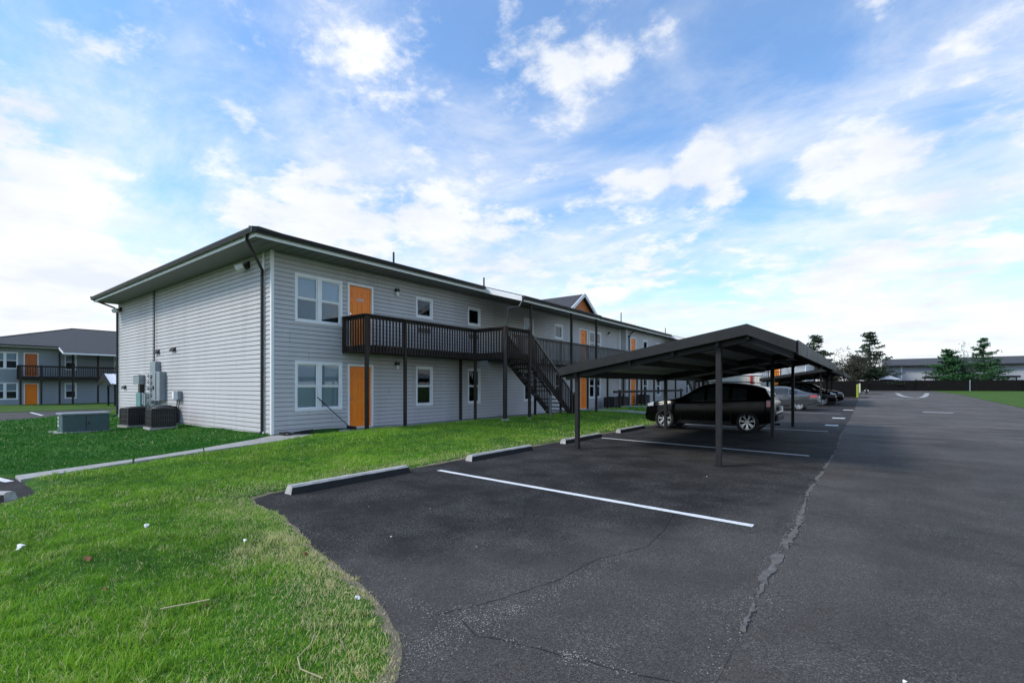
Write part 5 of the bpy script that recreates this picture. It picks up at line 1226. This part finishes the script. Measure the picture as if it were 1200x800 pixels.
def bushy(name, loc, H, Rb, m, label, seed, n=2600, leaf=.14, bare=False, branches=46):
    rr = random.Random(seed); r = empty(name, loc, label, 'tree', 'trees beyond the far fence')
    q = MB(); q.tube([(0, 0, -.2), (.05, .02, H*.3), (0, .05, H*.55)], [H*.02, H*.015, H*.008], 7); q.build('trunk', 'bark', r, local=True)
    b = MB(); lv = MB(); tips = []
    for k in range(branches):
        a = rr.uniform(0, 6.283); z0 = H*rr.uniform(.12, .5); el = rr.uniform(.3, 1.35); L = min(H*rr.uniform(.3, .6), Rb*1.25/max(.2, math.cos(el)))
        p = Vector((0, 0, z0)); d_ = Vector((math.cos(a)*math.cos(el), math.sin(a)*math.cos(el), math.sin(el))); pts = [tuple(p)]
        for s_ in range(4): d_ = (d_+Vector((rr.gauss(0, .16), rr.gauss(0, .16), rr.gauss(.05, .1)))).normalized(); p = p+d_*L/4; pts.append(tuple(p))
        b.tube(pts, [.05, .035, .025, .016, .008], 4, cap=False); tips += [Vector(x) for x in pts[1:]]
        for s_ in range(5):
            o_ = Vector(pts[rr.randint(1, 4)]); e = o_+Vector((rr.gauss(0, .45), rr.gauss(0, .45), rr.gauss(.4, .3))); b.tube([tuple(o_), tuple((o_+e)/2+Vector((.05, 0, .05))), tuple(e)], [.014, .01, .005], 3, cap=False); tips.append(e)
    b.build('branch', 'bark', r, local=True)
    for i in range(n):
        t = rr.choice(tips); c = t+Vector((rr.gauss(0, .32), rr.gauss(0, .32), rr.gauss(0, .26))); l = leaf*rr.uniform(.5, 1.5)
        u = Vector((rr.gauss(0, 1), rr.gauss(0, 1), rr.gauss(0, .7))).normalized()*l; v = u.cross(Vector((rr.gauss(0, 1), rr.gauss(0, 1), rr.gauss(0, 1)))).normalized()*l*.5; lv.quad(c-v, c+v, c+u+v*.4, c+u-v*.4)
    lv.build('crown', m, r, local=True); return r
bushy('bare_tree', (-2.4, 104, gz(104)), 7.2, 3.4, 'twig_leaf', 'greyish bushy half bare tree left of the tall pine', 21, 8200)
bushy('bare_tree', (-5.6, 110, gz(110)), 7.0, 2.8, 'twig_leaf', 'thin nearly bare tree behind the second carport', 22, 1500)
bushy('bare_tree', (2.2, 123, gz(122)), 5.6, 3.6, 'twig_leaf', 'low grey brown bushy tree under the tall pine', 26, 4200)
bushy('deciduous_tree', (14.6, 123.5, gz(122)), 8.2, 2.3, 'needle_green', 'slim loose green tree between the two green evergreens', 23, 2200)
bushy('deciduous_tree', (-11.5, 116, gz(115)), 6.5, 4.2, 'needle_dark', 'dark bushy tree behind the second carport roof at left', 24, 4600, .2)
bushy('deciduous_tree', (-6.5, 121, gz(115)), 5.5, 4.5, 'needle_dark', 'low dark bushy tree left of the fence end', 25, 4600, .2)

# ------------------------------------------------------------------ small litter on lawn and lot
def leaf(x, y, s_, m, name, label, cat, group, z=None, a=None):
    q = MB(); a = random.uniform(0, 6) if a is None else a; zz = (lz(x, y)+.035 if z is None else z); n = 9; pts = []
    for k in range(n): t = 6.283*k/n; rr = s_*(1+.35*math.sin(k*2.3+x*9)); rr *= .62; pts.append((x+rr*math.cos(t+a)*.9, y+rr*math.sin(t+a)*.7, zz+.3*s_*math.sin(t*2+x)))
    for k in range(n): q.quad(pts[k], pts[(k+1) % n], (x, y, zz+.45*s_))
    o = centre(q.build(name, m, label=label, cat=cat, group=group)); return o
P_ = [(-6.26, .73, .07, 'crumpled white paper scrap nearest the left edge of the lawn'), (-6.1, 1.64, .055, 'white paper scrap on the upper left lawn near the side lot'), (-4.75, 2.05, .04, 'small white scrap in the middle of the lawn'), (-2.86, 1.98, .035, 'small white scrap close to the asphalt edge'), (-2.62, 2.3, .035, 'white scrap lying on the asphalt beside the lawn corner')]
for (x, y, s_, lab) in P_: leaf(x, y, s_, 'paper', 'paper_scrap', lab, 'litter', 'paper scraps')
for (x, y, s_, lab) in ((-5.3, 1.02, .055, 'curled rust brown leaf on the left lawn'), (-4.45, .95, .03, 'small brown leaf near the pale stick'), (-3.95, 2.2, .05, 'tan leaf near the asphalt edge'), (-3.6, 1.3, .02, 'tiny brown leaf right of the pale stick')): leaf(x, y, s_, 'leaf_brown', 'fallen_leaf', lab, 'leaf', 'fallen leaves')
for (x, y, lb) in ((.15, 3.2, 'tiny white scrap on the drive just right of the seam in the foreground'), (2.7, 9.2, 'tiny pale scrap alone on the right side of the drive'), (-3.9, 3.1, 'tiny pale scrap on the asphalt near the curved lawn edge'), (-4.4, 4.1, 'tiny pale scrap in the middle of the open stall'), (-3.0, 3.4, 'tiny pale scrap between the lawn corner and the short crack'), (-5.1, 3.7, 'tiny pale scrap in front of the nearest wheel stop'), (-2.2, 8.4, 'tiny pale scrap on the asphalt before the right front carport post')): leaf(x, y, random.uniform(.008, .02), 'paper', 'paper_scrap', lb, 'litter', 'tiny pale scraps on the asphalt', z=.008)
q = MB(); q.beam((-3.74, 1.08, .075), (-3.62, 1.33, .08), .012, .006); centre(q.build('plant_stalk', 'straw', label='straight pale stick lying on the lawn', cat='stick'))
q = MB(); q.tube([(-2.62, 1.52, .08), (-2.52, 1.44, .09), (-2.46, 1.33, .085), (-2.34, 1.28, .09), (-2.2, 1.32, .075)], .0035, 5); centre(q.build('plant_stalk', 'straw', label='curved dry stalk lying on the lawn near the asphalt', cat='stick'))
print('objects', len(bpy.data.objects))
